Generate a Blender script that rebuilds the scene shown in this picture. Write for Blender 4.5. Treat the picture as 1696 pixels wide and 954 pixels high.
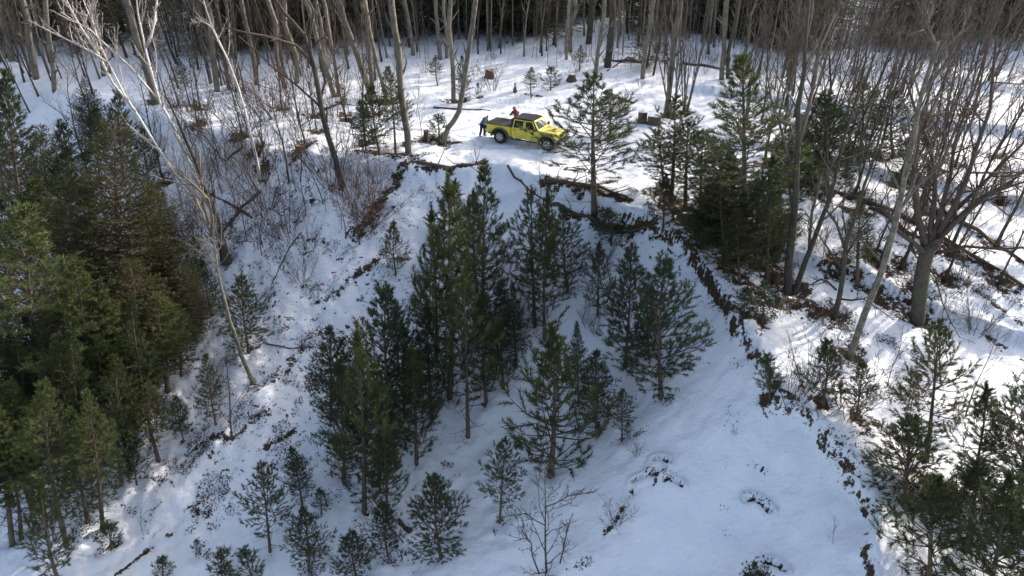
import bpy, bmesh, math, random
import numpy as np
from mathutils import Vector, Matrix
R = math.radians
S = bpy.context.scene
for o in list(bpy.data.objects): bpy.data.objects.remove(o)

# ------------------------------------------------------------------ camera, sky, sun, exposure
CAMZ, PITCH, FPX = 18.0, R(33), 1167.0
cam = bpy.data.cameras.new('camera'); cam.sensor_width = 36; cam.lens = 36*FPX/1696
cam.clip_end = 3000
camo = bpy.data.objects.new('camera', cam); S.collection.objects.link(camo)
camo.location = (0, 0, CAMZ); camo.rotation_euler = (math.pi/2-PITCH, 0, 0)
S.camera = camo
SUN_EL, SUN_AZ = R(23), R(52)          # azimuth from +y towards +x
w = bpy.data.worlds.new('World'); S.world = w; w.use_nodes = True
nt = w.node_tree; bg = nt.nodes['Background']
sky = nt.nodes.new('ShaderNodeTexSky'); sky.sky_type = 'NISHITA'; sky.sun_disc = False
sky.sun_elevation = SUN_EL; sky.sun_rotation = SUN_AZ; sky.dust_density = 3.5; sky.air_density = .8; sky.ozone_density = .4
hs = nt.nodes.new('ShaderNodeHueSaturation'); hs.inputs['Saturation'].default_value = .88
nt.links.new(sky.outputs[0], hs.inputs['Color']); nt.links.new(hs.outputs[0], bg.inputs[0]); bg.inputs[1].default_value = 0.15
sl = bpy.data.lights.new('sun', 'SUN'); sl.energy = 2.2; sl.angle = R(0.6); sl.color = (1, .93, .83)
so = bpy.data.objects.new('sun', sl); S.collection.objects.link(so)
sd = Vector((math.cos(SUN_EL)*math.sin(SUN_AZ), math.cos(SUN_EL)*math.cos(SUN_AZ), math.sin(SUN_EL)))
so.rotation_euler = sd.to_track_quat('Z', 'Y').to_euler(); so.location = sd*100
S.view_settings.view_transform = 'Standard'; S.view_settings.look = 'None'
S.view_settings.exposure = 1.33; S.view_settings.gamma = 1

COL = S.collection
# ------------------------------------------------------------------ helpers
def ray(px, py):
    a = (px-848)/FPX; u = (477-py)/FPX; c, s = math.cos(PITCH), math.sin(PITCH)
    return np.array((a, c+u*s, -s+u*c))
def project(p):
    x, y, z = p[0], p[1], p[2]-CAMZ; c, s = math.cos(PITCH), math.sin(PITCH)
    d = y*c - z*s; u = y*s + z*c
    return 848+FPX*x/d, 477-FPX*u/d, d
def hsh(ix, iy, seed):
    h = (ix*374761393 + iy*668265263 + seed*982451653) & 0xffffffff
    h = ((h ^ (h >> 13))*1274126177) & 0xffffffff
    return ((h ^ (h >> 16)) & 0xffff)/65535.0
def vn(x, y, seed=0):
    ix = np.floor(x).astype(np.int64); iy = np.floor(y).astype(np.int64)
    fx = x-ix; fy = y-iy; fx = fx*fx*(3-2*fx); fy = fy*fy*(3-2*fy)
    a = hsh(ix, iy, seed); b = hsh(ix+1, iy, seed); c = hsh(ix, iy+1, seed); d = hsh(ix+1, iy+1, seed)
    return (a*(1-fx)+b*fx)*(1-fy)+(c*(1-fx)+d*fx)*fy-.5
def fbm(x, y, seed=0, o=4):
    s = 0; a = 1
    for k in range(o):
        s = s + a*vn(x*2**k+17*k, y*2**k-9*k, seed+k); a *= .5
    return s

def make_mesh(name, V, quads=None, tris=None, var=None, smooth=False):
    V = np.asarray(V, dtype=np.float32).reshape(-1, 3)
    me = bpy.data.meshes.new(name)
    me.vertices.add(len(V)); me.vertices.foreach_set('co', V.ravel())
    idx = []; st = []; n = 0
    if quads is not None and len(quads):
        q = np.asarray(quads, dtype=np.int32).reshape(-1, 4); idx.append(q.ravel()); st.append(np.arange(len(q))*4); n += len(q)*4
    if tris is not None and len(tris):
        t = np.asarray(tris, dtype=np.int32).reshape(-1, 3); idx.append(t.ravel()); st.append(n+np.arange(len(t))*3); n += len(t)*3
    idx = np.concatenate(idx); st = np.concatenate(st).astype(np.int32)
    me.loops.add(n); me.loops.foreach_set('vertex_index', idx.astype(np.int32))
    me.polygons.add(len(st)); me.polygons.foreach_set('loop_start', st)
    if smooth: me.polygons.foreach_set('use_smooth', np.ones(len(st), dtype=bool))
    me.update(calc_edges=True)
    if var is not None:
        a = me.attributes.new('var', 'FLOAT', 'POINT'); a.data.foreach_set('value', np.asarray(var, dtype=np.float32))
    return me
def link(name, me, mat=None, parent=None):
    if mat is not None and len(me.materials) == 0: me.materials.append(mat)
    o = bpy.data.objects.new(name, me); COL.objects.link(o)
    if parent: o.parent = parent
    return o
def tag(o, label=None, cat=None, group=None, kind=None):
    if label: o['label'] = label
    if cat: o['category'] = cat
    if group: o['group'] = group
    if kind: o['kind'] = kind
    return o
def empty(name, loc, label, cat, group=None):
    o = bpy.data.objects.new(name, None); COL.objects.link(o); o.location = loc; o.empty_display_size = .2
    return tag(o, label, cat, group)

class Tubes:
    def __init__(s): s.v = []; s.q = []; s.n = 0; s.t = []
    def add(s, P, rad, n=5):
        P = np.asarray(P, float); k = len(P)
        T = np.gradient(P, axis=0); T /= (np.linalg.norm(T, axis=1)[:, None]+1e-9)
        ref = np.array((.31, .17, .93)) if abs(T[0][2]) < .8 else np.array((.93, .3, .1))
        U = np.cross(T, ref); U /= (np.linalg.norm(U, axis=1)[:, None]+1e-9); W = np.cross(T, U)
        a = np.arange(n)*2*math.pi/n
        rad = np.asarray(rad, float)
        V = P[:, None, :] + rad[:, None, None]*(np.cos(a)[None, :, None]*U[:, None, :]+np.sin(a)[None, :, None]*W[:, None, :])
        s.v.append(V.reshape(-1, 3))
        i = np.arange(k-1)[:, None]*n; j = np.arange(n)[None, :]; j2 = (j+1) % n
        s.q.append(np.stack([i+j, i+j2, i+n+j2, i+n+j], -1).reshape(-1, 4)+s.n)
        # caps as fans
        c = np.arange(1, n-1)
        s.t.append(np.stack([np.zeros_like(c), c+1, c], -1)+s.n); b = s.n+(k-1)*n
        s.t.append(np.stack([np.zeros_like(c), c, c+1], -1)+b)
        s.n += k*n
    def mesh(s, name, smooth=True):
        if not s.v: return None
        return make_mesh(name, np.concatenate(s.v), np.concatenate(s.q), np.concatenate(s.t), smooth=smooth)

# ------------------------------------------------------------------ materials
def mat(name, base=(.5, .5, .5), rough=.8, metal=0, spec=.3):
    m = bpy.data.materials.new(name); m.use_nodes = True
    b = m.node_tree.nodes['Principled BSDF']
    b.inputs['Base Color'].default_value = (*base, 1); b.inputs['Roughness'].default_value = rough
    b.inputs['Metallic'].default_value = metal; b.inputs['Specular IOR Level'].default_value = spec
    return m, m.node_tree, b
def nmix(nt, fac, a, b):
    n = nt.nodes.new('ShaderNodeMix'); n.data_type = 'RGBA'
    for s_, v in ((0, fac), (6, a), (7, b)):
        if isinstance(v, tuple): n.inputs[s_].default_value = (*v, 1)
        elif isinstance(v, (int, float)): n.inputs[s_].default_value = v
        else: nt.links.new(v, n.inputs[s_])
    return n.outputs[2]
def nmath(nt, op, a, b=None, clamp=False):
    n = nt.nodes.new('ShaderNodeMath'); n.operation = op; n.use_clamp = clamp
    for s_, v in ((0, a), (1, b)):
        if v is None: continue
        if isinstance(v, (int, float)): n.inputs[s_].default_value = v
        else: nt.links.new(v, n.inputs[s_])
    return n.outputs[0]
def noise(nt, scale, detail=4, rough=.6, coord='Object', scl=None):
    tc = nt.nodes.new('ShaderNodeTexCoord'); n = nt.nodes.new('ShaderNodeTexNoise')
    n.inputs['Scale'].default_value = scale; n.inputs['Detail'].default_value = detail; n.inputs['Roughness'].default_value = rough
    src = tc.outputs[coord]
    if scl:
        mp = nt.nodes.new('ShaderNodeMapping'); mp.inputs['Scale'].default_value = scl; nt.links.new(src, mp.inputs[0]); src = mp.outputs[0]
    nt.links.new(src, n.inputs['Vector']); return n.outputs[0]
def ramp(nt, src, stops):
    n = nt.nodes.new('ShaderNodeValToRGB'); e = n.color_ramp.elements
    while len(e) < len(stops): e.new(.5)
    for i, (p, c) in enumerate(stops): e[i].position = p; e[i].color = (*c, 1)
    nt.links.new(src, n.inputs[0]); return n.outputs[0]
def bump(nt, b, h, strength=.4, dist=.05):
    n = nt.nodes.new('ShaderNodeBump'); n.inputs['Strength'].default_value = strength; n.inputs['Distance'].default_value = dist
    nt.links.new(h, n.inputs['Height']); nt.links.new(n.outputs[0], b.inputs['Normal'])

def foliage_mat(name, c1, c2, c3, dead=(.10, .065, .03), deadamt=.06):
    m, nt, b = mat(name, c1, .65, 0, .35)
    at = nt.nodes.new('ShaderNodeAttribute'); at.attribute_name = 'var'
    oi = nt.nodes.new('ShaderNodeObjectInfo')
    col = ramp(nt, at.outputs['Fac'], [(0, c1), (.5, c2), (1, c3)])
    col = nmix(nt, nmath(nt, 'MULTIPLY', oi.outputs['Random'], .45), col, tuple(x*.62 for x in c2))
    n = noise(nt, 9, 2)
    k = nmath(nt, 'GREATER_THAN', at.outputs['Fac'], 1-deadamt)
    col = nmix(nt, k, col, dead)
    nt.links.new(col, b.inputs['Base Color'])
    b.inputs['Sheen Weight'].default_value = .05
    # thin needles let a little light through
    tr = nt.nodes.new('ShaderNodeBsdfTranslucent'); nt.links.new(col, tr.inputs[0])
    ms = nt.nodes.new('ShaderNodeMixShader'); ms.inputs[0].default_value = .22
    out = nt.nodes['Material Output']
    nt.links.new(b.outputs[0], ms.inputs[1]); nt.links.new(tr.outputs[0], ms.inputs[2]); nt.links.new(ms.outputs[0], out.inputs[0])
    return m
M = {}
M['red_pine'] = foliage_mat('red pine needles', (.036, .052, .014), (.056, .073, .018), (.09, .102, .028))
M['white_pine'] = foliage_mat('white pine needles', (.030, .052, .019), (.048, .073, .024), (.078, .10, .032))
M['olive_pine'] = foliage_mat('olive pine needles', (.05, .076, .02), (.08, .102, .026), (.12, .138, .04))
M['cedar'] = foliage_mat('cedar sprays', (.042, .05, .014), (.07, .072, .018), (.105, .092, .024), deadamt=.06)
M['hemlock'] = foliage_mat('hemlock needles', (.04, .042, .018), (.062, .063, .026), (.092, .088, .036))
M['dry'] = foliage_mat('dry leaves', (.16, .075, .03), (.24, .12, .05), (.30, .17, .08), deadamt=0)

def bark(name, c1, c2, scl=(9, 9, 2.2), lich=None, s=1.4):
    m, nt, b = mat(name, c1, .9, 0, .15)
    n = noise(nt, s, 6, .7, 'Object', scl)
    col = ramp(nt, n, [(.35, c1), (.62, c2)])
    if lich: col = nmix(nt, ramp(nt, noise(nt, 2.2, 3), [(.48, (0, 0, 0)), (.6, (1, 1, 1))]), col, lich)
    oi = nt.nodes.new('ShaderNodeObjectInfo')
    col = nmix(nt, nmath(nt, 'MULTIPLY', oi.outputs['Random'], .4), col, tuple(x*.55 for x in c1))
    nt.links.new(col, b.inputs['Base Color']); bump(nt, b, n, .6, .03)
    return m
M['bark_dark'] = bark('dark furrowed bark', (.055, .043, .035), (.12, .10, .08), lich=(.09, .10, .065))
M['bark_grey'] = bark('grey aspen bark', (.15, .13, .10), (.29, .26, .20), (3, 3, 9), lich=(.14, .13, .10))
M['bark_pine'] = bark('pine bark', (.10, .075, .055), (.19, .145, .11))
M['twig'] = bark('twig bark', (.07, .053, .042), (.135, .107, .088))
M['twig_grey'] = bark('grey twig bark', (.12, .105, .085), (.22, .195, .16))
M['twig_red'] = bark('reddish twig bark', (.10, .065, .045), (.17, .115, .08))
M['twig_white'] = bark('birch twig bark', (.34, .30, .27), (.62, .58, .54))
def birch():
    m, nt, b = mat('white birch bark', (.7, .68, .63), .75)
    n1 = noise(nt, 1.0, 5, .6, 'Object', (5, 5, 22)); n2 = noise(nt, .9, 4, .6)
    f = ramp(nt, n1, [(.60, (0, 0, 0)), (.66, (1, 1, 1))])
    col = nmix(nt, f, (.74, .70, .64), (.07, .055, .045))
    col = nmix(nt, ramp(nt, n2, [(.52, (0, 0, 0)), (.7, (.7, .7, .7))]), col, (.36, .31, .25))
    nt.links.new(col, b.inputs['Base Color']); return m
M['birch'] = birch()
M['log'] = bark('weathered log', (.07, .05, .035), (.17, .13, .095), (7, 7, 7))
M['cut'] = mat('cut wood', (.30, .20, .11), .85)[0]

# ------------------------------------------------------------------ terrain
def base(x, y):
    t = np.maximum(0, 38-y)
    b = -0.19*t - .0*t
    b = b - .0
    return b + .02*np.maximum(0, y-62)
def cast_base(px, py):
    r = ray(px, py); lo, hi = 1.0, 400.0
    f = lambda t: CAMZ+r[2]*t-base(r[0]*t, r[1]*t)
    if f(hi) > 0: return r[:2]*hi
    for _ in range(50):
        m_ = (lo+hi)/2
        if f(m_) > 0: lo = m_
        else: hi = m_
    return r[:2]*lo
edge_px = [(-260, 112), (50, 135), (230, 172), (340, 205), (450, 240), (560, 264), (650, 272), (740, 282), (800, 274), (850, 280), (905, 300), (990, 330), (1060, 352),
           (1120, 385), (1165, 440), (1215, 510), (1250, 590), (1290, 645), (1330, 672), (1400, 745), (1440, 820), (1460, 905), (1470, 980), (1480, 1150), (1490, 1400)]
EDGE = np.array([cast_base(*p) for p in edge_px])
EDGE = np.vstack([EDGE[0]+(EDGE[0]-EDGE[1])*6, EDGE, EDGE[-1]+np.array((2, -60))])
POLY = np.vstack([EDGE, [(-500, -100), (-500, EDGE[0][1])]])
def seg_dist(x, y, P):
    d = np.full(x.shape, 1e9)
    for a, b in zip(P[:-1], P[1:]):
        v = b-a; L = v@v+1e-9
        t = np.clip(((x-a[0])*v[0]+(y-a[1])*v[1])/L, 0, 1)
        d = np.minimum(d, np.hypot(x-a[0]-t*v[0], y-a[1]-t*v[1]))
    return d
def inside(x, y, P):
    c = np.zeros(x.shape, bool); n = len(P)
    for i in range(n):
        x1, y1 = P[i]; x2, y2 = P[(i+1) % n]
        if y1 == y2: continue
        c ^= ((y1 > y) != (y2 > y)) & (x < (x2-x1)*(y-y1)/(y2-y1)+x1)
    return c
def sm(a, b, x):
    t = np.clip((x-a)/(b-a), 0, 1); return t*t*(3-2*t)
def Hfun(x, y, fine=True):
    wx = x+.55*fbm(x/1.3, y/1.3, 5, 3); wy = y+.55*fbm(x/1.3+50, y/1.3, 9, 3)
    d = seg_dist(wx, wy, EDGE); ins = inside(wx, wy, POLY)
    sd_ = np.where(ins, d, -d)
    h = base(x, y)
    dd = np.maximum(sd_, 0)
    step = np.where(y > 40, .35, .55)+.25*vn(x/2.5, y/2.5, 71)
    step = step*np.where(x < -8, sm(-16, -8, x), 1)
    h = h - step*sm(0, .45, sd_) - 9.5*(1-np.exp(-dd/13))
    # bank lip
    h = h + .14*np.exp(-(sd_+.9)**2/.8)*(y < 45)
    # right side: terraces
    right = sm(12, 15, x)
    h = h - right*.5*sm(-.35, .35, (x*.45+y*.9)*.25 % 3 - 1.5)
    rough_ = np.where(ins, sm(7, -2, x)*.8+.2, .55)
    h = h + fbm(x/9, y/9, 1, 3)*1.0*np.where(y > 44, .5, 1) + fbm(x/2.2, y/2.2, 2, 4)*.42*rough_
    h = h + fbm(x/.5, y/.5, 3, 3)*.13*rough_
    # furrows of the old field behind the truck
    h = h + .05*np.sin((y+.6*fbm(x/8, y/8, 33, 2))*4.2)*sm(50, 54, y)*sm(95, 80, y)
    # flatten the lane where the truck stands
    return h, sd_
def axis(lo, hi, st, far_lo, far_hi, g=1.06):
    a = list(np.arange(lo, hi, st)); s_ = st; v = a[-1]
    while v < far_hi: s_ *= g; v += s_; a.append(v)
    s_ = st; v = lo; b = []
    while v > far_lo: s_ *= g; v -= s_; b.append(v)
    return np.array(b[::-1]+a)
AX = axis(-24, 24, .13, -400, 400, 1.05); AY = axis(12, 52, .13, -60, 600, 1.03)
GX, GY = np.meshgrid(AX, AY, indexing='xy')
GZ, GSD = Hfun(GX, GY)
def H(x, y):
    i = np.clip(np.searchsorted(AX, x)-1, 0, len(AX)-2); j = np.clip(np.searchsorted(AY, y)-1, 0, len(AY)-2)
    fx = (x-AX[i])/(AX[i+1]-AX[i]); fy = (y-AY[j])/(AY[j+1]-AY[j])
    return (GZ[j, i]*(1-fx)+GZ[j, i+1]*fx)*(1-fy)+(GZ[j+1, i]*(1-fx)+GZ[j+1, i+1]*fx)*fy
def ground(px, py):
    r = ray(px, py); t = 12.0; dt = .5
    while t < 300:
        if CAMZ+r[2]*t < H(r[0]*t, r[1]*t): break
        t += dt
    lo, hi = t-dt, t
    for _ in range(14):
        m_ = (lo+hi)/2
        if CAMZ+r[2]*m_ < H(r[0]*m_, r[1]*m_): hi = m_
        else: lo = m_
    p = r*hi; return Vector((p[0], p[1], H(p[0], p[1])))
def atY(px, py, Y):
    r = ray(px, py); t = Y/r[1]; return Vector((r[0]*t, Y, CAMZ+r[2]*t))
def dist(p): return project(p)[2]

strokes = [  # (pixels, width, strength)
 ([(1125, 385), (1165, 440), (1215, 510), (1250, 590), (1290, 645), (1330, 670)], 10, .9),
 ([(1330, 670), (1400, 742), (1440, 820), (1458, 900), (1472, 955)], 9, .6),
 ([(1140, 385), (1190, 440), (1240, 520), (1280, 600), (1350, 660), (1420, 740), (1480, 850), (1510, 950)], 40, .33),
 ([(1090, 320), (1150, 375), (1230, 430), (1300, 470)], 60, .9), ([(1100, 390), (1150, 450), (1190, 500)], 26, .5),
 ([(1200, 440), (1270, 500), (1330, 500), (1390, 535)], 48, .8), ([(1450, 490), (1500, 515), (1545, 540)], 42, .85),
 ([(1390, 435), (1430, 470)], 22, .7), ([(1230, 500), (1270, 540)], 22, .6),
 ([(1420, 700), (1460, 715), (1520, 735)], 52, .66), ([(1530, 600), (1490, 660)], 45, .45), ([(1540, 800), (1630, 835)], 48, .8),
 ([(1290, 290), (1360, 330), (1440, 355)], 28, .8), ([(1300, 290), (1480, 352), (1560, 400), (1696, 478)], 11, 1), ([(1480, 400), (1580, 455), (1696, 540)], 8, .8),
 ([(1545, 350), (1600, 375), (1696, 440)], 8, .9), ([(1600, 450), (1696, 500)], 22, .3), ([(1480, 560), (1560, 545)], 30, .4), ([(1640, 560), (1696, 600)], 20, .6),
 ([(590, 250), (650, 256), (690, 258)], 14, .85), ([(690, 260), (660, 290), (630, 335), (590, 388)], 27, .85),
 ([(690, 276), (740, 282), (805, 268)], 7, 1), ([(760, 275), (800, 268)], 11, .8), ([(900, 295), (960, 312), (1045, 332)], 14, 1), ([(930, 345), (1010, 378), (1085, 368)], 11, .95),
 ([(1040, 395), (1110, 375), (1140, 390)], 22, .6),
 ([(620, 435), (580, 465), (530, 500)], 24, .62), ([(530, 550), (490, 590), (430, 645)], 34, .58), ([(440, 680), (380, 722), (320, 742)], 28, .62),
 ([(488, 714), (440, 738)], 13, .8), ([(400, 400), (560, 420)], 80, .42), ([(480, 290), (420, 340), (370, 380)], 90, .40), ([(620, 400), (700, 440)], 60, .42), ([(330, 620), (420, 560), (520, 470)], 60, .36), ([(560, 330), (640, 420)], 50, .42), ([(850, 560), (760, 700)], 60, .22), ([(1030, 400), (1140, 460)], 40, .4),
 ([(250, 793), (285, 798)], 9, .9), ([(315, 842), (345, 850)], 14, .85), ([(245, 912), (215, 935), (195, 950)], 8, .95), ([(280, 887), (281, 888)], 6, 1), ([(185, 898), (195, 902)], 8, 1),
 ([(1083, 763), (1095, 761), (1107, 768)], 3.5, 1.08), ([(1046, 800), (1075, 787), (1100, 783)], 3.2, 1.06), ([(1045, 812), (1052, 820)], 6, .75), ([(1072, 778), (1088, 790), (1082, 805)], 4, .9), ([(1098, 795), (1115, 797), (1130, 806)], 3.2, 1.06),
 ([(1230, 830), (1245, 828), (1262, 835), (1275, 850)], 3.8, 1.08), ([(1240, 838), (1262, 848)], 9, .3), ([(1035, 835), (1020, 865), (998, 890)], 8, .8), ([(1262, 932), (1285, 937), (1300, 948)], 3.8, 1.08), ([(1236, 770), (1268, 782)], 3, .8),
 ([(1210, 600), (1230, 606)], 5, .9), ([(712, 228), (760, 236)], 11, .95), ([(640, 258), (700, 268)], 16, .7), ([(1150, 590), (1175, 605)], 6, .7),
 ([(940, 945), (975, 930)], 10, .6), ([(660, 865), (678, 880)], 6, 1.1), ([(200, 160), (320, 200)], 60, .25), ([(0, 700), (200, 800)], 90, .35), ([(0, 500), (150, 640)], 90, .4), ([(150, 560), (300, 560)], 60, .4),
 ([(1180, 250), (1280, 330)], 60, .45), ([(870, 155), (900, 160)], 5, .9), ([(1140, 106), (1190, 113), (1230, 118)], 4, 1), ([(1010, 90), (1110, 105)], 14, .6),
]
LIT = np.zeros(GX.shape); LST = []
for pts, wpx, st in strokes:
    W_ = [ground(*p) for p in pts]; wd = wpx*np.mean([dist(p) for p in W_])/FPX
    P2 = np.array([(p.x, p.y*1.0) for p in W_])
    LST.append((P2, wd, st))
    bx0, bx1 = P2[:, 0].min()-wd*3, P2[:, 0].max()+wd*3; by0, by1 = P2[:, 1].min()-wd*3, P2[:, 1].max()+wd*3
    i0, i1 = np.searchsorted(AX, [bx0, bx1]); j0, j1 = np.searchsorted(AY, [by0, by1])
    sx, sy = GX[j0:j1, i0:i1], GY[j0:j1, i0:i1]
    if sx.size == 0: continue
    d = seg_dist(sx, sy, P2)
    LIT[j0:j1, i0:i1] = np.maximum(LIT[j0:j1, i0:i1], st*np.clip(1.2-d/wd*1.25, 0, 1))
    if 1.05 < st:    # little slumps in the snow: a lip above a bare crescent
        GZ[j0:j1, i0:i1] += .22*np.exp(-((d-wd*1.8)/(wd*1.1))**2)-.10*np.exp(-(d/wd)**2)
nzb = fbm(GX/1.1, GY/1.1, 81, 3)
LIT = np.maximum(LIT, np.where((GX > 5) & (GY < 43) & (GY > 10), (.82+.08*sm(24, 30, GY)+.75*nzb)*np.exp(-((GSD-.25)/.11)**2), 0))
LIT = np.maximum(LIT, .34*sm(-2, -6, GX)*sm(-26, -18, GX)*sm(21, 25, GY)*sm(50, 42, GY)*(GSD > -2))
lane = np.array([(p.x, p.y) for p in [ground(*q_) for q_ in ((540, 196), (690, 222), (829, 239), (868, 245), (915, 250), (1000, 258), (1090, 236), (1180, 215), (1300, 190))]])
dl = seg_dist(GX, GY, lane)
GZ -= .09*np.exp(-((dl-.55)/.17)**2)-.03*np.exp(-((dl-.95)/.15)**2)
lane2 = np.array([(p.x, p.y) for p in [ground(*q_) for q_ in ((640, 180), (760, 172), (900, 176), (1060, 172), (1180, 178))]])
GZ -= .06*np.exp(-((seg_dist(GX, GY, lane2)-.6)/.2)**2)
frng = np.random.default_rng(3)
for (px_, py_, sx_, sy_, n_) in ((790, 228, 1.6, 1.0, 60), (860, 205, 2.4, 1.3, 50), (1020, 235, 3, 1.5, 40), (1180, 700, 3, 4, 26)):
    c_ = ground(px_, py_)
    for k in range(n_):
        fx_, fy_ = c_.x+frng.normal()*sx_, c_.y+frng.normal()*sy_
        i0, i1 = np.searchsorted(AX, [fx_-.6, fx_+.6]); j0, j1 = np.searchsorted(AY, [fy_-.6, fy_+.6])
        GZ[j0:j1, i0:i1] -= .09*np.exp(-(((GX[j0:j1, i0:i1]-fx_)/.14)**2+((GY[j0:j1, i0:i1]-fy_)/.17)**2))
nj, ni = GX.shape
q = (np.arange(nj-1)[:, None]*ni+np.arange(ni-1)[None, :]).ravel()
quads = np.stack([q, q+1, q+ni+1, q+ni], -1)
gm = make_mesh('snowy_ground', np.stack([GX, GY, GZ], -1), quads, smooth=True)
a = gm.attributes.new('litter', 'FLOAT', 'POINT'); a.data.foreach_set('value', LIT.astype(np.float32).ravel())
def ground_mat():
    m, nt, b = mat('snow with leaf litter', (.82, .84, .87), .55, 0, .25)
    at = nt.nodes.new('ShaderNodeAttribute'); at.attribute_name = 'litter'
    n1 = noise(nt, 1.9, 8, .72); n2 = noise(nt, 14, 4, .7); n3 = noise(nt, .8, 4); n4 = noise(nt, 5, 6, .75)
    v = nmath(nt, 'ADD', at.outputs['Fac'], nmath(nt, 'MULTIPLY', nmath(nt, 'SUBTRACT', n1, .5), 2.8))
    v = nmath(nt, 'ADD', v, nmath(nt, 'MULTIPLY', nmath(nt, 'SUBTRACT', n4, .5), 1.6))
    v = nmath(nt, 'MULTIPLY', v, nmath(nt, 'GREATER_THAN', at.outputs['Fac'], .02))
    f = ramp(nt, v, [(.63, (0, 0, 0)), (.70, (1, 1, 1))])
    lit = ramp(nt, n2, [(.3, (.018, .013, .009)), (.5, (.058, .036, .021)), (.7, (.15, .085, .045))])
    lit = nmix(nt, ramp(nt, n3, [(.5, (0, 0, 0)), (.7, (.6, .6, .6))]), lit, (.07, .06, .025))
    sn = ramp(nt, n3, [(.3, (.76, .785, .825)), (.7, (.85, .865, .885))])
    nt.links.new(nmix(nt, f, sn, lit), b.inputs['Base Color'])
    hh = nmath(nt, 'ADD', nmath(nt, 'MULTIPLY', noise(nt, 3.5, 6, .6), 1.0), nmath(nt, 'MULTIPLY', n2, .25))
    hh = nmath(nt, 'ADD', hh, nmath(nt, 'MULTIPLY', noise(nt, 1.1, 5, .55, 'Object', (1, 2.2, 1)), 1.6))
    hh = nmath(nt, 'SUBTRACT', hh, nmath(nt, 'MULTIPLY', f, .6))
    bump(nt, b, hh, .6, .1)
    nt.links.new(nmath(nt, 'ADD', nmath(nt, 'MULTIPLY', f, .35), .55), b.inputs['Roughness'])
    b.inputs['Subsurface Weight'].default_value = 0
    return m
g = link('ground', gm, ground_mat()); tag(g, kind='structure')

# ------------------------------------------------------------------ foliage
def expand(P, D, L, rng, n=22, nl=.12, nw=.016, ang=(.5, 1.0)):
    """needle brushes: P base, D direction, L length of each brush"""
    k = len(P); P = np.repeat(P, n, 0); Dn = np.repeat(D, n, 0); Ln = np.repeat(L, n)
    var = np.repeat(rng.random(k), n)*.75+rng.random(k*n)*.25
    r = rng.normal(size=(k*n, 3)); r -= (r*Dn).sum(1)[:, None]*Dn; r /= np.linalg.norm(r, axis=1)[:, None]+1e-9
    th = rng.uniform(*ang, k*n)[:, None]
    d = Dn*np.cos(th)+r*np.sin(th)
    b = P+Dn*(rng.random(k*n)*Ln)[:, None]
    s_ = np.cross(d, rng.normal(size=(k*n, 3))); s_ /= np.linalg.norm(s_, axis=1)[:, None]+1e-9
    ll = (nl*rng.uniform(.7, 1.2, k*n)*(.45+.55*np.minimum(1, Ln/L.max())))[:, None]
    V = np.stack([b-s_*nw/2, b+s_*nw/2, b+d*ll], 1).reshape(-1, 3)
    return V, np.repeat(var, 3)
def unit(v): return v/(np.linalg.norm(v)+1e-9)
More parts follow.
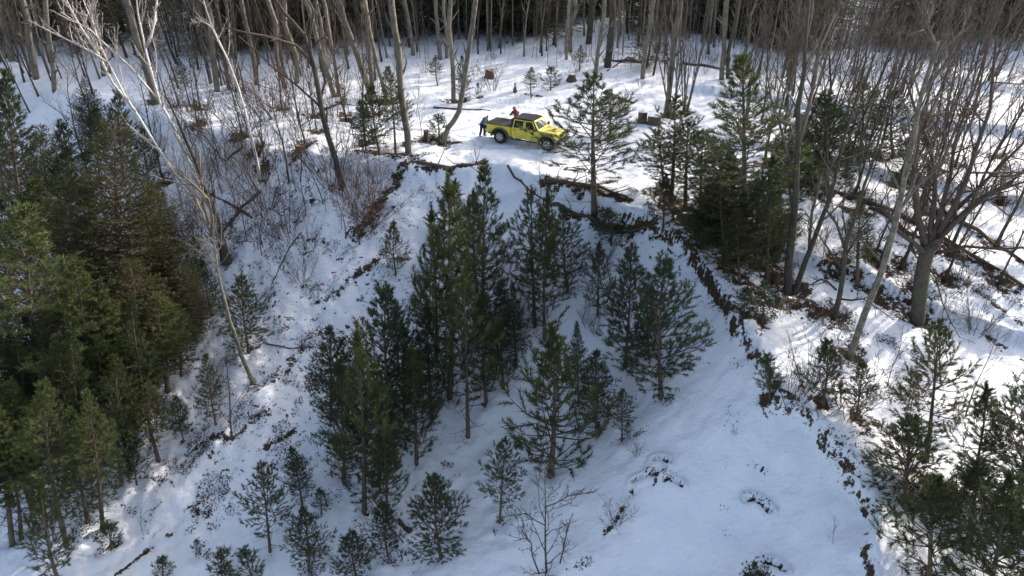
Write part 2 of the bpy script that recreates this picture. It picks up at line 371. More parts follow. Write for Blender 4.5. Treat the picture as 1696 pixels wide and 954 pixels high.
def pine(seed, h=6, r=1.2, cb=.1, sp=.36, nb=5, tl=.26, nl=.13, nw=.018, nn=20, tstep=.2, up=(.95, .1), curl=.5, prof=1.0, bare_low=0.0, r0=None, ang=(.45, .95), gap=.0, multi=1):
    rng = np.random.default_rng(seed); random.seed(seed)
    tr, br = Tubes(), Tubes(); TP, TD, TL = [], [], []
    r0 = r0 or .011*h+.012
    bend = rng.normal(size=2)*.02*h
    def trunk_at(z):
        t = z/h; return np.array((bend[0]*math.sin(t*3), bend[1]*math.sin(t*2.3+.5)-bend[1]*math.sin(.5), z))
    zs = np.linspace(-.5, h, 12)
    tr.add([trunk_at(max(z, 0))+np.array((0, 0, min(z, 0))) for z in zs], [r0*(1-.93*max(z, 0)/h)+(.25*r0 if z <= 0 else 0) for z in zs], 7)
    zc = h*cb; z = h*bare_low if bare_low else zc
    while z < h-.12:
        t = (h-z)/(h-zc+1e-6); dead = z < zc
        pr = min(1, (.07+min(t, 1)*1.35*prof))
        if t > .75: pr *= 1-.5*(min(t, 1)-.75)/.25*.8
        k0 = rng.random()*6.28; nbb = nb if not dead else 3
        for k in range(nbb):
            if rng.random() < gap: continue
            L = r*pr*rng.uniform(.62, 1.15)
            if dead: L = r*rng.uniform(.3, .7)
            if L < .06: L = .06
            az = k0+k*6.283/nbb+rng.normal()*.25
            el = up[0]*(1-min(t, 1))**1.2+up[1]+rng.normal()*.1
            if dead: el = -.05
            hd = np.array((math.cos(az), math.sin(az), 0)); p0 = trunk_at(z+rng.normal()*.05)
            pts = [p0]; m_ = 5
            for i in range(1, m_+1):
                e = el+curl*(i/m_)**1.5+rng.normal()*.05
                pts.append(pts[-1]+(hd*math.cos(e)+np.array((0, 0, math.sin(e))))*L/m_)
            pts = np.array(pts); br.add(pts, np.linspace(.006+.011*L, .004, m_+1), 3)
            if dead:
                for q_ in range(2):
                    s_ = rng.uniform(.4, .9); i = int(s_*m_); a_ = az+rng.choice([-1, 1])*.8
                    br.add([pts[i], pts[i]+np.array((math.cos(a_), math.sin(a_), .1))*L*.35], [.006, .003], 3)
                continue
            # foliage: sub twigs
            tl_ = tl; tl = tl_*min(1, .42+.75*L/r)
            s_ = .22*rng.uniform(.7, 1.3) if L > .5 else .0; s_ = s_/L if L > .5 else .2
            side = 1
            while s_ < .95:
                i = min(int(s_*m_), m_-1); p = pts[i]+(pts[i+1]-pts[i])*(s_*m_-i); td = unit(pts[i+1]-pts[i])
                a_ = side*rng.uniform(.6, 1.0); side = -side
                dd = unit(td*math.cos(a_)+np.array((-hd[1], hd[0], 0))*math.sin(a_)+np.array((0, 0, rng.uniform(.0, .4))))
                l2 = (.2+.42*L*(1-s_))*rng.uniform(.6, 1.1)
                if l2 > .3: br.add([p, p+dd*l2], [.006, .003], 3)
                q_ = max(0, l2-tl)
                TP.append(p+dd*q_); TD.append(dd); TL.append(tl)
                q_ -= tstep*1.3
                while q_ > .05:
                    d3 = unit(dd+rng.normal(size=3)*.5+np.array((0, 0, .2))); TP.append(p+dd*q_); TD.append(d3); TL.append(tl*.8); q_ -= tstep
                s_ += tstep*rng.uniform(.8, 1.2)/max(L, .3)
            td = unit(pts[-1]-pts[-2]); TP.append(pts[-1]-td*tl*.5); TD.append(td); TL.append(tl*1.1); tl = tl_
        z += sp*rng.uniform(.8, 1.2)*(.75+.25*min(t, 1)) if not dead else sp*1.1
    for q_ in range(3):
        TP.append(trunk_at(h-.05-.2*q_)); TD.append(np.array((0, 0, 1.))); TL.append(tl*.5)
    V, var = expand(np.array(TP), np.array(TD), np.array(TL), rng, nn, nl, nw, ang)
    T = np.arange(len(V)).reshape(-1, 3)
    return dict(h=h, r=r*.74, cb=cb, trunk=tr.mesh('trunk'), branches=br.mesh('branches'), foliage=make_mesh('foliage', V, None, T, var))
# prototypes, several outlines of each kind
PR = {}
def addp(kind, n, **kw):
    for i in range(n):
        k2 = dict(kw); PR.setdefault(kind, []).append(pine(seed=hash(kind) % 1 + len(PR.get(kind, []))*31+SEEDS[kind], **k2))
SEEDS = dict(red=100, white=900, olive=1700, cedar=2500, hemlock=3300, tiny=4100, spruce=5100)
for (h, r) in ((5, 1.5), (6, 1.35), (8, 1.3), (9, 1.15)):
    addp('red', 1, h=h, r=r, cb=.08, sp=.42, nb=6, tl=.5, nl=.18, nw=.016, nn=58, tstep=.34, curl=1.0, up=(.8, .1), gap=.24, ang=(.35, .85), bare_low=.03)
addp('red', 1, h=7, r=1.9, cb=.26, sp=.48, nb=5, tl=.36, nl=.18, nw=.016, nn=54, tstep=.26, curl=.8, up=(.8, .05), gap=.1, bare_low=.06, ang=(.35, .85))
for (h, r, cb) in ((5, 1.25, .08), (7, 1.35, .1), (8, 1.15, .12), (4, 1.3, .06)):
    addp('white', 1, h=h, r=r, cb=cb, sp=.31, nb=6, tl=.23, nl=.12, nw=.013, nn=44, tstep=.15, curl=.35, up=(.9, .2), gap=.12)
for (h, r, cb) in ((8, 1.15, .45), (9, 1.0, .5), (7, 1.25, .35), (9, 1.4, .3)):
    addp('olive', 1, h=h, r=r, cb=cb, sp=.31, nb=6, tl=.25, nl=.13, nw=.0135, nn=44, tstep=.155, curl=.5, up=(.8, .15), gap=.12, bare_low=.12)
for (h, r) in ((8, 2.0), (7, 1.5)):
    addp('cedar', 1, h=h, r=r, cb=.05, sp=.19, nb=7, tl=.2, nl=.07, nw=.018, nn=32, tstep=.15, curl=.3, up=(.6, .1), prof=1.1, ang=(.3, 1.3), gap=.2)
for (h, r, cb) in ((9, 2.4, .03), (8, 2.0, .08)):
    addp('hemlock', 1, h=h, r=r, cb=cb, sp=.4, nb=7, tl=.4, nl=.2, nw=.035, nn=12, tstep=.3, curl=-.25, up=(.5, .0), ang=(.3, 1.2))
for (h, r) in ((1.6, .55), (1.3, .38)):
    addp('tiny', 1, h=h, r=r, cb=.1, sp=.22, nb=5, tl=.2, nl=.11, nw=.013, nn=26, tstep=.17, curl=.6, up=(.8, .25), gap=.1)
rnd = random.Random(7)
def geo(base_px, top_px, Bz=None):
    B = Bz or ground(*base_px)
    T = atY(top_px[0], top_px[1], B.y); v = T-B
    return B, v, v.length
FM = dict(red='red_pine', white='white_pine', olive='olive_pine', cedar='cedar', hemlock='hemlock', tiny='white_pine', spruce='white_pine')
def conifer(kind, bpx, tpx, wpx, label, group=None, name='pine_tree', cat='pine tree', fmat=None, Bz=None, tilt=True, cbw=None):
    B, v, h = geo(bpx, tpx, Bz)
    d = dist(B+v*.5); rw = wpx*d/FPX/2
    cand = PR[kind]; asp = rw/h
    c = sorted(cand, key=lambda p: abs(math.log((p['r']/p['h'])/asp))+rnd.random()*.25+(abs(p['cb']-cbw)*3 if cbw is not None else 0))[0]
    sz = h/c['h']; sx = rw/c['r']; sx = min(max(sx, sz*.6), sz*2.0)
    e = empty(name, B, label, cat, group)
    ta = math.atan2(v.x, v.z) if tilt else 0
    ta = max(-.25, min(.25, ta))
    e.rotation_euler = (Matrix.Rotation(ta, 3, 'Y') @ Matrix.Rotation(rnd.random()*6.28, 3, 'Z')).to_euler()
    e.scale = (sx, sx, sz)
    key = fmat or FM[kind]
    link('trunk', c['trunk'], M['bark_pine'], e)
    if c['branches']: link('branches', c['branches'], M['twig'], e)
    fo = link('foliage', c['foliage'], M[FM[kind]], e)
    if fmat: fo.material_slots[0].link = 'OBJECT'; fo.material_slots[0].material = M[fmat]
    return e

# ---- pines of the middle slope: kind, base, top, width, label
MID = [
 ('red', (912, 785), (913, 548), 200, 'bushy dark green pine with bare lower twigs standing just above the leafless sapling'),
 ('red', (828, 862), (838, 725), 85, 'small dark spiky pine left of the leafless sapling'),
 ('white', (730, 922), (720, 785), 110, 'thin sparse young pine with gaps between its branches at the bottom centre'),
 ('red', (1030, 725), (1032, 645), 55, 'little neat pine alone on the snow at the edge of the smooth bowl'),
 ('white', (988, 705), (988, 580), 72, 'slim airy sapling pine between the bushy dark pine and the little neat one'),
 ('white', (958, 665), (955, 535), 46, 'narrow column like pine just behind the bushy dark pine'),
 ('white', (1095, 655), (1105, 425), 150, 'broad dense pine with a bare pointed leader beside the smooth snow bowl'),
 ('white', (1035, 605), (1045, 405), 110, 'tall pine with an open spiky top just left of the broad dense pine'),
 ('red', (990, 520), (992, 405), 66, 'small open pine high on the slope left of the spiky topped pines'),
 ('red', (902, 558), (908, 325), 110, 'right hand pine of the pair with long bare trunks below the truck'),
 ('red', (886, 537), (880, 312), 110, 'left hand pine of the pair with long bare trunks below the truck'),
 ('white', (940, 480), (935, 345), 90, 'small soft needled pine right behind the pair with bare trunks'),
 ('red', (775, 720), (768, 460), 135, 'olive green front pine of the tall central clump'),
 ('red', (745, 655), (742, 295), 150, 'tallest dark pine in the middle of the central clump'),
 ('white', (798, 560), (802, 272), 110, 'pine with a sparse twiggy top at the right back of the central clump'),
 ('white', (833, 640), (830, 470), 70, 'slender shaded pine on the right flank of the central clump'),
 ('red', (722, 600), (715, 345), 110, 'dark pine on the left flank of the central clump'),
 ('red', (805, 665), (800, 480), 90, 'dim pine between the olive front pine and the slender shaded one'),
 ('white', (650, 705), (640, 470), 150, 'wide soft needled pine topping the dark left clump'),
 ('red', (690, 765), (682, 575), 100, 'dark pine at the right end of the lower left clump'),
 ('red', (603, 845), (592, 545), 130, 'tall dark pine leading the lower left clump'),
 ('white', (570, 790), (560, 600), 90, 'dark pine leaning out on the left side of the lower clump'),
 ('white', (628, 800), (622, 600), 95, 'shaded pine in the heart of the lower left clump'),
 ('white', (548, 690), (545, 540), 80, 'shorter pine behind the left edge of the lower clump'),
 ('red', (655, 452), (652, 368), 55, 'lone small pine below the brown bush on the upper slope'),
 ('white', (1012, 402), (1005, 345), 70, 'low pine sprouting beside the fallen timber right of centre'),
 ('red', (447, 910), (432, 765), 92, 'spiky young pine alone in the lower left snow'),
 ('white', (512, 942), (500, 840), 78, 'small rounded pine right of the lone spiky one at lower left'),
 ('white', (590, 955), (585, 880), 75, 'knee high bushy pine at the bottom edge left of centre'),
 ('white', (642, 918), (632, 830), 66, 'loose little pine under the lower left clump'),
 ('white', (500, 832), (482, 740), 50, 'spindly half bare pine left of the lower clump'),
 ('white', (357, 700), (340, 585), 50, 'thin pale pine on the open snow strip beside the left wood'),
 ('white', (303, 727), (290, 655), 44, 'small pine at the foot of the left wood by the scattered leaves'),
 ('white', (412, 580), (400, 455), 90, 'bluish pine behind the leaning pale birch stem'),
 ('red', (95, 960), (65, 800), 95, 'dark spiky pine in the bottom left corner snow'),
 ('red', (985, 348), (985, 122), 200, 'tall open pine in front of the truck bonnet'),
 ('white', (1010, 225), (1005, 150), 90, 'lit pine top rising behind the open pine by the truck'),
 ('white', (350, 520), (335, 430), 50, 'thin sapling pine in the gap right of the brown cedar'),
]
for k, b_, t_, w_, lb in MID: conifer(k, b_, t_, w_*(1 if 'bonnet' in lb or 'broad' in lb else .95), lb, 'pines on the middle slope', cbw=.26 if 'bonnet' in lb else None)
MID2 = [('red', (715, 690), (708, 500), 90, 'shaded pine at the lower left of the tall central clump'), ('red', (790, 480), (785, 320), 120, 'upper pine behind the tallest of the central clump'), ('white', (855, 600), (850, 470), 60, 'thin pine in the gap right of the central clump'),
 ('red', (575, 700), (568, 560), 90, 'dark pine at the back left of the lower clump'), ('red', (640, 860), (632, 690), 95, 'low dark pine at the foot of the lower clump'), ('white', (670, 690), (668, 540), 90, 'pine bridging the lower and the central clump'), ('red', (660, 620), (655, 500), 70, 'dark pine top behind the wide soft needled one'),
 ('white', (1075, 590), (1075, 480), 80, 'dark pine filling the gap between the two spiky topped pines'), ('red', (760, 400), (755, 300), 90, 'highest pine at the back of the central clump')]
for k, b_, t_, w_, lb in MID2: conifer(k, b_, t_, w_*.8, lb, 'pines on the middle slope')
TINY = [((420, 965), (405, 912), 50, 'tuft of a baby pine cut by the bottom edge left of centre'), ((368, 965), (366, 912), 40, 'baby pine at the bottom edge nearest the lower left spiky pine'),
        ((270, 955), (268, 925), 36, 'tiny pine poking out of the bottom left snow'), ((1250, 958), (1250, 932), 20, 'tiny pine sprig at the bottom of the smooth bowl'),
        ((532, 848), (530, 812), 30, 'tiny pine between the spindly pine and the lower clump'), ((226, 800), (218, 742), 46, 'baby pine at the front corner of the left wood'),
        ((185, 905), (178, 868), 40, 'baby pine beside the dark root left of the open snow'), ((325, 915), (327, 895), 16, 'smallest pine seedling in the lower left snow'), ((1040, 720), (1040, 700), 14, 'seedling beside the little neat pine')]
for b_, t_, w_, lb in TINY: conifer('tiny', b_, t_, w_, lb, 'baby pines in the snow')
# ---- small pines on the flat around the truck
FLAT = [('white', (628, 252), (622, 140), 66, 'bushy pine in the roadside group left of the truck'), ('olive', (655, 252), (650, 112), 50, 'taller olive pine in the roadside group left of the truck'),
 ('white', (606, 246), (600, 165), 50, 'lowest pine in the roadside group left of the truck'), ('red', (672, 240), (668, 150), 40, 'pine against the pale trunk of the roadside group'),
 ('tiny', (728, 232), (722, 190), 48, 'low pine at the foot of the curved trunk left of the truck'), ('olive', (880, 162), (884, 112), 32, 'small two tone pine on the flat behind the truck'),
 ('tiny', (912, 150), (912, 112), 36, 'round bluish pine on the flat behind the truck'), ('olive', (960, 117), (960, 75), 26, 'yellow green young pine far behind the truck'),
 ('white', (768, 168), (765, 92), 30, 'thin pine beside the straight grey trunk behind the truck'), ('olive', (725, 142), (722, 92), 45, 'sparse olive bush pine far left behind the truck'),
 ('tiny', (792, 160), (792, 138), 12, 'tiny pine sprout behind the red jacket person'), ('tiny', (566, 168), (564, 140), 22, 'small pale pine near the far left aspens'),
 ('olive', (315, 175), (312, 100), 32, 'olive sapling pine on the left far slope'), ('olive', (330, 200), (330, 165), 26, 'little olive pine below the taller one on the far left slope'),
 ('hemlock', (1070, 112), (1075, 25), 70, 'dark evergreen shading the far woodpile'), ('tiny', (1135, 176), (1135, 160), 14, 'tiny pine on the flat right of the vase shaped tree')]
for k, b_, t_, w_, lb in FLAT: conifer(k, b_, t_, w_, lb, 'young pines on the flat', tilt=False)
# ---- right bank
RIGHT = [('red', (1112, 330), (1118, 160), 105, 'dense dark pine at the head of the right bank', None), ('red', (1160, 330), (1165, 215), 80, 'shorter dark pine next to the dense one at the bank head', None),
 ('olive', (1232, 425), (1228, 95), 125, 'tall sunlit pine rising from the top of the right bank', None), ('white', (1205, 435), (1195, 290), 100, 'dull pine low under the tall sunlit one', 'cedar'),
 ('red', (1270, 455), (1280, 265), 90, 'dim pine right of the tall sunlit one', None), ('white', (1315, 360), (1310, 210), 90, 'pine behind the twin grey trunks on the right', None),
 ('white', (1370, 320), (1368, 150), 110, 'bluish pine in the thicket behind the twin grey trunks', None), ('olive', (1425, 250), (1425, 130), 90, 'olive pine in the right hand thicket', None),
 ('white', (1262, 532), (1265, 465), 60, 'small pine on the leaf strewn lip of the bank', None), ('tiny', (1232, 520), (1235, 480), 46, 'lowest pine on the leaf strewn lip of the bank', None), ('red', (1098, 378), (1103, 290), 55, 'thin pine on the slope just under the bank head', None),
 ('white', (1225, 465), (1222, 350), 70, 'brownish pine on the dark litter under the right hand cluster', 'cedar'), ('white', (1160, 405), (1165, 330), 70, 'squat shaded pine at the left foot of the right hand cluster', None),
 ('red', (1362, 668), (1368, 565), 90, 'open pine with drooping lower boughs right of the bare bank edge', None), ('white', (1418, 690), (1428, 598), 62, 'thin pine on sunlit snow right of the bank edge', None),
 ('red', (1535, 760), (1552, 535), 130, 'tall loose pine standing on sunlit snow at the right', None), ('red', (1608, 800), (1632, 640), 110, 'straight young pine right of the tall loose one', None),
 ('white', (1500, 830), (1498, 690), 150, 'dense wide pine on the leaf litter at lower right', None), ('white', (1685, 850), (1690, 600), 160, 'big pine cut by the right edge of the view', None),
 ('red', (1540, 960), (1535, 800), 150, 'shaded pine in the lower right corner group nearest the bank', None), ('red', (1630, 1010), (1620, 800), 190, 'broadest dark pine of the lower right corner', None),
 ('white', (1705, 1000), (1700, 760), 150, 'pine in the extreme lower right corner', None), ('tiny', (1275, 655), (1262, 590), 50, 'little pine clinging to the steep face of the bank', None),
 ('white', (1600, 900), (1585, 770), 120, 'mid green pine rising behind the lower right corner group', None), ('olive', (1420, 470), (1425, 330), 50, 'thin pine between the crooked trunk and the leaning pale trunk', None),
 ('olive', (1655, 330), (1660, 270), 40, 'small pine far out on the sunlit right slope', None), ('white', (1520, 330), (1510, 200), 70, 'pine half hidden by the spreading tree on the right', None)]
RIGHT += [('red', (1135, 345), (1140, 200), 100, 'dark pine between the two pines at the bank head', None), ('white', (1190, 380), (1185, 235), 110, 'dark pine filling the bank cluster left of the tall sunlit one', None), ('red', (1250, 440), (1255, 300), 100, 'dusky pine at the right front of the tall sunlit one', None),
 ('red', (1215, 400), (1210, 250), 100, 'shadowy pine close against the tall sunlit one', None), ('cedar', (1180, 395), (1178, 300), 90, 'brownish evergreen low in the bank cluster', None), ('cedar', (1280, 420), (1278, 330), 80, 'brownish evergreen beside the thick grey trunk', None), ('white', (1340, 300), (1335, 190), 90, 'dark pine just behind the thick grey trunk top', None), ('red', (1100, 310), (1090, 215), 80, 'dark pine at the left shoulder of the bank cluster', None), ('white', (1400, 290), (1400, 190), 90, 'green pine deep in the right thicket', None), ('white', (1480, 260), (1475, 150), 90, 'dark pine behind the leaning pale trunk', None)]
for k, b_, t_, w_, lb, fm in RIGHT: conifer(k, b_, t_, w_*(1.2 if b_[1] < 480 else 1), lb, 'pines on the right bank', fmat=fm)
# ---- left wood
LEFT = [('white', (55, 470), (42, 130), 150, 'tall dark spire pine at the upper left edge'), ('cedar', (215, 560), (188, 195), 190, 'dense brown green cedar filling the upper left'),
 ('olive', (90, 720), (62, 350), 215, 'large light olive pine with a pale leader at the left'), ('cedar', (285, 545), (262, 370), 90, 'low cedar bough tree on the right side of the big cedar'), ('olive', (30, 760), (18, 505), 150, 'olive pine with a pale top at the left edge'),
 ('white', (120, 330), (100, 200), 90, 'shaded pine behind the tall dark spire'), ('cedar', (225, 640), (215, 430), 150, 'lower brown cedar below the big one'), ('cedar', (150, 600), (145, 300), 150, 'shaded cedar behind the large light olive pine'), ('olive', (150, 720), (140, 440), 130, 'olive pine right of the large light one'), ('olive', (20, 900), (5, 660), 120, 'dusky pine low at the left edge'), ('olive', (110, 900), (95, 640), 120, 'olive pine at the front of the left wood'), ('white', (35, 560), (15, 330), 120, 'dark pine between the spire and the left edge'),
 ('white', (250, 330), (235, 210), 70, 'shaded pine among the birch stems'), ('cedar', (150, 250), (140, 130), 60, 'ochre topped cedar behind the spire pine'), ('white', (10, 330), (5, 180), 70, 'dark pine at the extreme upper left edge')]
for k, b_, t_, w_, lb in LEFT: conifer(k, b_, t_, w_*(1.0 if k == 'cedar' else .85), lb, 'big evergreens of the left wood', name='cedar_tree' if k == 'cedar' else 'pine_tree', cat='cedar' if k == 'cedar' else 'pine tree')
LEFT2 = [('white', (165, 300), (158, 175), 60, 'narrow dark pine behind the birch stems at upper left'), ('cedar', (262, 470), (250, 300), 100, 'upper cedar on the right flank of the big cedar'), ('white', (205, 300), (195, 150), 70, 'dark pine between the spire and the white birches'), ('cedar', (320, 560), (305, 440), 80, 'low cedar at the edge of the open snow strip'), ('white', (130, 420), (110, 240), 90, 'blackish pine between the spire and the big cedar'),
 ('olive', (80, 480), (62, 300), 100, 'olive pine in front of the dark spire'), ('olive', (225, 720), (205, 560), 90, 'bushy olive pine at the right front of the left wood'), ('white', (70, 700), (55, 520), 100, 'deep green pine inside the left wood'), ('white', (180, 700), (168, 470), 90, 'green pine below the big cedar'), ('olive', (55, 850), (40, 640), 90, 'olive pine low in the left wood'), ('white', (330, 460), (322, 390), 40, 'little dark pine under the pale snag head'), ('cedar', (90, 400), (80, 210), 90, 'cedar behind the olive pine at far left')]
for k, b_, t_, w_, lb in LEFT2: conifer(k, b_, t_, w_, lb, 'big evergreens of the left wood', name='cedar_tree' if k == 'cedar' else 'pine_tree', cat='cedar' if k == 'cedar' else 'pine tree')
STAND = [((250, 715), (215, 495)), ((215, 775), (190, 590)), ((182, 745), (165, 560)), ((150, 795), (118, 540)), ((170, 875), (140, 650)), ((125, 805), (95, 560)), ((62, 795), (45, 560)), ((22, 835), (8, 590)),
 ((278, 645), (262, 490)), ((232, 690), (205, 540)), ((95, 765), (72, 540)), ((45, 720), (30, 560)), ((145, 860), (115, 680)), ((75, 860), (55, 680)), ((105, 730), (85, 500)), ((200, 800), (178, 640)), ((10, 700), (-15, 500)),
 ((262, 760), (245, 640)), ((-10, 800), (-30, 600)), ((195, 690), (180, 500)), ((240, 650), (232, 520)), ((300, 620), (290, 510)), ((35, 890), (15, 740)), ((130, 690), (112, 480))]
for i, (b_, t_) in enumerate(STAND):
    conifer('olive' if i % 3 else 'white', b_, t_, 60+rnd.random()*45, 'slender pine with a bare lower stem in the crowded left stand', 'slender pines of the left stand', cbw=.4, fmat=('red_pine' if i % 4 == 1 else None))

# ------------------------------------------------------------------ bare trees
class Bare:
    def __init__(s, seed): s.r = np.random.default_rng(seed); s.tr = Tubes(); s.br = Tubes()
    def limb(s, p, d, L, r, lev, maxlev, kids, ratio=.55, spread=.8, up=.12, wob=.12, start=.2, trunk=False, minr=.004):
        n = 7 if trunk else (5 if lev <= 1 else 3); pts = [np.array(p, float)]; d = unit(np.array(d, float)); ds = [d]
        for i in range(n):
            d = unit(d+s.r.normal(size=3)*wob*(.5 if trunk else 1)+np.array((0, 0, up*(.3 if trunk else 1)))); pts.append(pts[-1]+d*L/n); ds.append(d)
        s.path(np.array(pts), r, max(minr, r*(.25 if lev < 2 else .4)), lev, maxlev, kids, ratio, spread, up, wob, start, trunk, minr)
    def path(s, pts, r, r1, lev, maxlev, kids, ratio=.55, spread=.8, up=.12, wob=.12, start=.2, trunk=False, minr=.004, flare=True):
        n = len(pts)-1; rr = np.linspace(r, r1, n+1)
        if trunk and flare: rr[0] *= 1.45
        (s.tr if trunk else s.br).add(pts, rr, 8 if trunk else (5 if lev <= 1 else 3))
        if lev >= maxlev: return
        seg = np.linalg.norm(np.diff(pts, axis=0), axis=1); L = seg.sum()
        kc = kids[min(lev, len(kids)-1)]
        for k in range(kc):
            t = start+(1-start)*(k+s.r.random())/kc; t = min(t, .99); i = min(int(t*n), n-1); f = t*n-i
            p = pts[i]+(pts[i+1]-pts[i])*f; td = unit(pts[i+1]-pts[i])
            v = s.r.normal(size=3); v -= (v@td)*td; v = unit(v); a_ = spread*s.r.uniform(.6, 1.25)
            rad = r+(r1-r)*t
            s.limb(p, td*math.cos(a_)+v*math.sin(a_), L*ratio*s.r.uniform(.6, 1.1)*(1.15-.6*t), max(minr, rad*.55), lev+1, maxlev, kids, ratio*.95, spread, up, wob*1.15, .2, minr=minr)
    def done(s, h): return dict(h=h, trunk=s.tr.mesh('trunk'), branches=s.br.mesh('branches'))
def bare_proto(seed, h, r, maxlev, kids, start, ratio=.4, spread=.7, up=.15, wob=.1, stems=1, minr=.005, lean=.0):
    b = Bare(seed)
    for k in range(stems):
        a_ = k*6.28/stems+b.r.random(); q_ = (0 if stems == 1 else 1)
        p = np.array((math.cos(a_), math.sin(a_), 0))*q_*r*1.2; p[2] = -.35
        d = np.array((math.cos(a_)*lean, math.sin(a_)*lean, 1.))
        b.limb(p, d, h*(1 if k == 0 else b.r.uniform(.6, 1)), r, 0, maxlev, kids, ratio, spread, up, wob, start, True, minr)
    return b.done(h)
BP = {}
BP['aspen'] = [bare_proto(10+i, 17, .15, 2, (16, 5), .38, .22, .7) for i in range(4)]
BP['pole'] = [bare_proto(30+i, 13, .075, 2, (14, 4), .22, .18, .75) for i in range(4)]
BP['twiggy'] = [bare_proto(50+i, 9, .085, 4, (13, 6, 4, 3), .22, .45, .65, .15, .13) for i in range(4)]
BP['sapling'] = [bare_proto(70+i, 4, .028, 3, (10, 5, 3), .2, .38, .7, .12, .14, minr=.004) for i in range(4)]
BP['shrub'] = [bare_proto(90+i, 2.2, .012, 3, (6, 4, 3), .25, .45, .6, .1, .14, stems=9, lean=.5, minr=.0035) for i in range(4)]
BP['vase'] = [bare_proto(120+i, 8, .07, 4, (9, 6, 4, 2), .2, .42, .45, .25, .09, stems=5, lean=.22) for i in range(2)]
def bare_tree(kind, bpx, tpx=None, h=None, label=None, group=None, name='bare_tree', cat='bare tree', bm='bark_grey', tm='twig_grey', Bz=None, rot=None, sxy=None, wth=1):
    if tpx: B, v, h = geo(bpx, tpx, Bz); ta = math.atan2(v.x, v.z)
    else: B = Bz or ground(*bpx); ta = rnd.gauss(0, .05)
    c = rnd.choice(BP[kind]); e = empty(name, B, label, cat, group)
    e.rotation_euler = (Matrix.Rotation(ta, 3, 'Y') @ Matrix.Rotation(rnd.gauss(0, .03), 3, 'X') @ Matrix.Rotation(rnd.random()*6.28, 3, 'Z')).to_euler()
    s_ = h/c['h']; e.scale = (s_*wth, s_*wth, s_)
    for nm, mm in (('trunk', bm), ('branches', tm)):
        if c[nm] is None: continue
        o = link('crown' if nm == 'branches' else nm, c[nm], M[mm], e); o.material_slots[0].link = 'OBJECT'; o.material_slots[0].material = M[mm]
    return e
# trees whose trunk follows its own line; px points at the depth of the base
def drawn(px, wpx, label, group=None, limbs=(), bm='bark_grey', tm='twig_grey', kids=(14, 7, 4), maxlev=3, start=.35, ratio=.25, spread=.7, seed=1, wend=.1, name='bare_tree', cat='bare tree', ext=None, dy=0.0, minr=.006, lratio=.3, Bz=None, up=.12):
    B = Bz or ground(*px[0]); b = Bare(seed); d = dist(B)
    def wp(pts, dyy=0, base=None):
        out = []
        for i, p in enumerate(pts):
            q_ = atY(p[0], p[1], B.y+dyy*i/max(1, len(pts)-1)); out.append(np.array(q_-B))
        return out
    tp = wp(px, dy)
    if ext: tp.append(tp[-1]+unit(tp[-1]-tp[-2])*ext)
    tp = [tp[0]-np.array((0, 0, .3))]+tp
    # densify with a little wobble
    def dense(P, wb):
        P = np.array(P); out = [P[0]]
        for a_, c_ in zip(P[:-1], P[1:]):
            L = np.linalg.norm(c_-a_)
            for q_ in (.5, 1.0):
                out.append(a_+(c_-a_)*q_+(b.r.normal(size=3)*L*wb if q_ < 1 else 0))
        return np.array(out)
    r = wpx*d/FPX/2
    b.path(dense(tp, .012), r, r*wend, 0, maxlev, kids, ratio, spread, up, .13, start, True, minr)
    main_br = b.br; limbm = []
    for (lp, lw, lw2, ldy) in limbs:
        P = wp(lp, ldy); b.br = Tubes(); limbm.append(b.br); b.path(dense(P, .03), lw*d/FPX/2, lw2*d/FPX/2, 1, maxlev+1, (0,)+tuple(kids), lratio, spread, up, .15, .25, False, minr)
    b.br = main_br; e = empty(name, B, label, cat, group); c = b.done(1)
    for L_ in limbm: link('limb', L_.mesh('limb'), M[tm], e)
    link('trunk', c['trunk'], M[bm], e)
    if c['branches']: link('crown', c['branches'], M[tm], e)
    return e
G1 = 'leaning birches of the upper left'
drawn([(337, 330), (322, 285), (300, 240), (265, 170), (243, 90), (228, 20), (222, -40)], 8, 'white birch leaning left with a forked top at the upper left', G1, [([(243, 78), (255, 40), (262, -10)], 5, 2, 1.5), ([(262, 165), (215, 110), (150, 50), (100, 20)], 4, 1.5, -2)], 'birch', 'twig_white', seed=3, start=.3)
drawn([(325, 345), (300, 300), (258, 240), (205, 155), (165, 75), (130, -20)], 7, 'white birch leaning furthest left across the upper left wood', G1, [([(180, 105), (130, 75), (45, 33)], 4, 1.5, 1), ([(165, 75), (150, 30), (160, -20)], 5, 2, -1), ([(225, 185), (160, 85), (110, 0)], 4, 2, 2)], 'birch', 'twig_white', seed=4, start=.3)
drawn([(430, 290), (418, 235), (405, 180), (378, 100), (352, 45), (332, -20)], 6.5, 'slim white birch with a kinked top left of the dark oak', G1, [([(352, 47), (335, 35), (315, 38)], 3, 1, 1)], 'birch', 'twig_white', seed=5, start=.45)
drawn([(418, 632), (400, 590), (380, 530), (365, 470), (355, 405), (345, 370)], 9, 'pale leaning birch snag with a broken twiggy head on the left slope', G1, [([(350, 385), (320, 320), (275, 270)], 5, 2, 2), ([(350, 390), (345, 330), (300, 290)], 5, 2, -1), ([(352, 395), (330, 400), (290, 455)], 3, 1, -1), ([(346, 372), (335, 310), (330, 250)], 4, 2, 1)], 'bark_grey', 'twig_grey', seed=6, start=.65, ratio=.35, kids=(14, 6, 3))
drawn([(378, 425), (362, 370), (335, 300), (312, 240), (275, 160), (262, 120)], 9, 'dark stem rising beside the two white birches', 'dark bare trees of the left slope', [], 'bark_dark', 'twig', seed=8)
drawn([(360, 360), (340, 310), (305, 230), (285, 175)], 6, 'thin dark stem crossing behind the white birches', 'dark bare trees of the left slope', [], 'bark_dark', 'twig', seed=9)
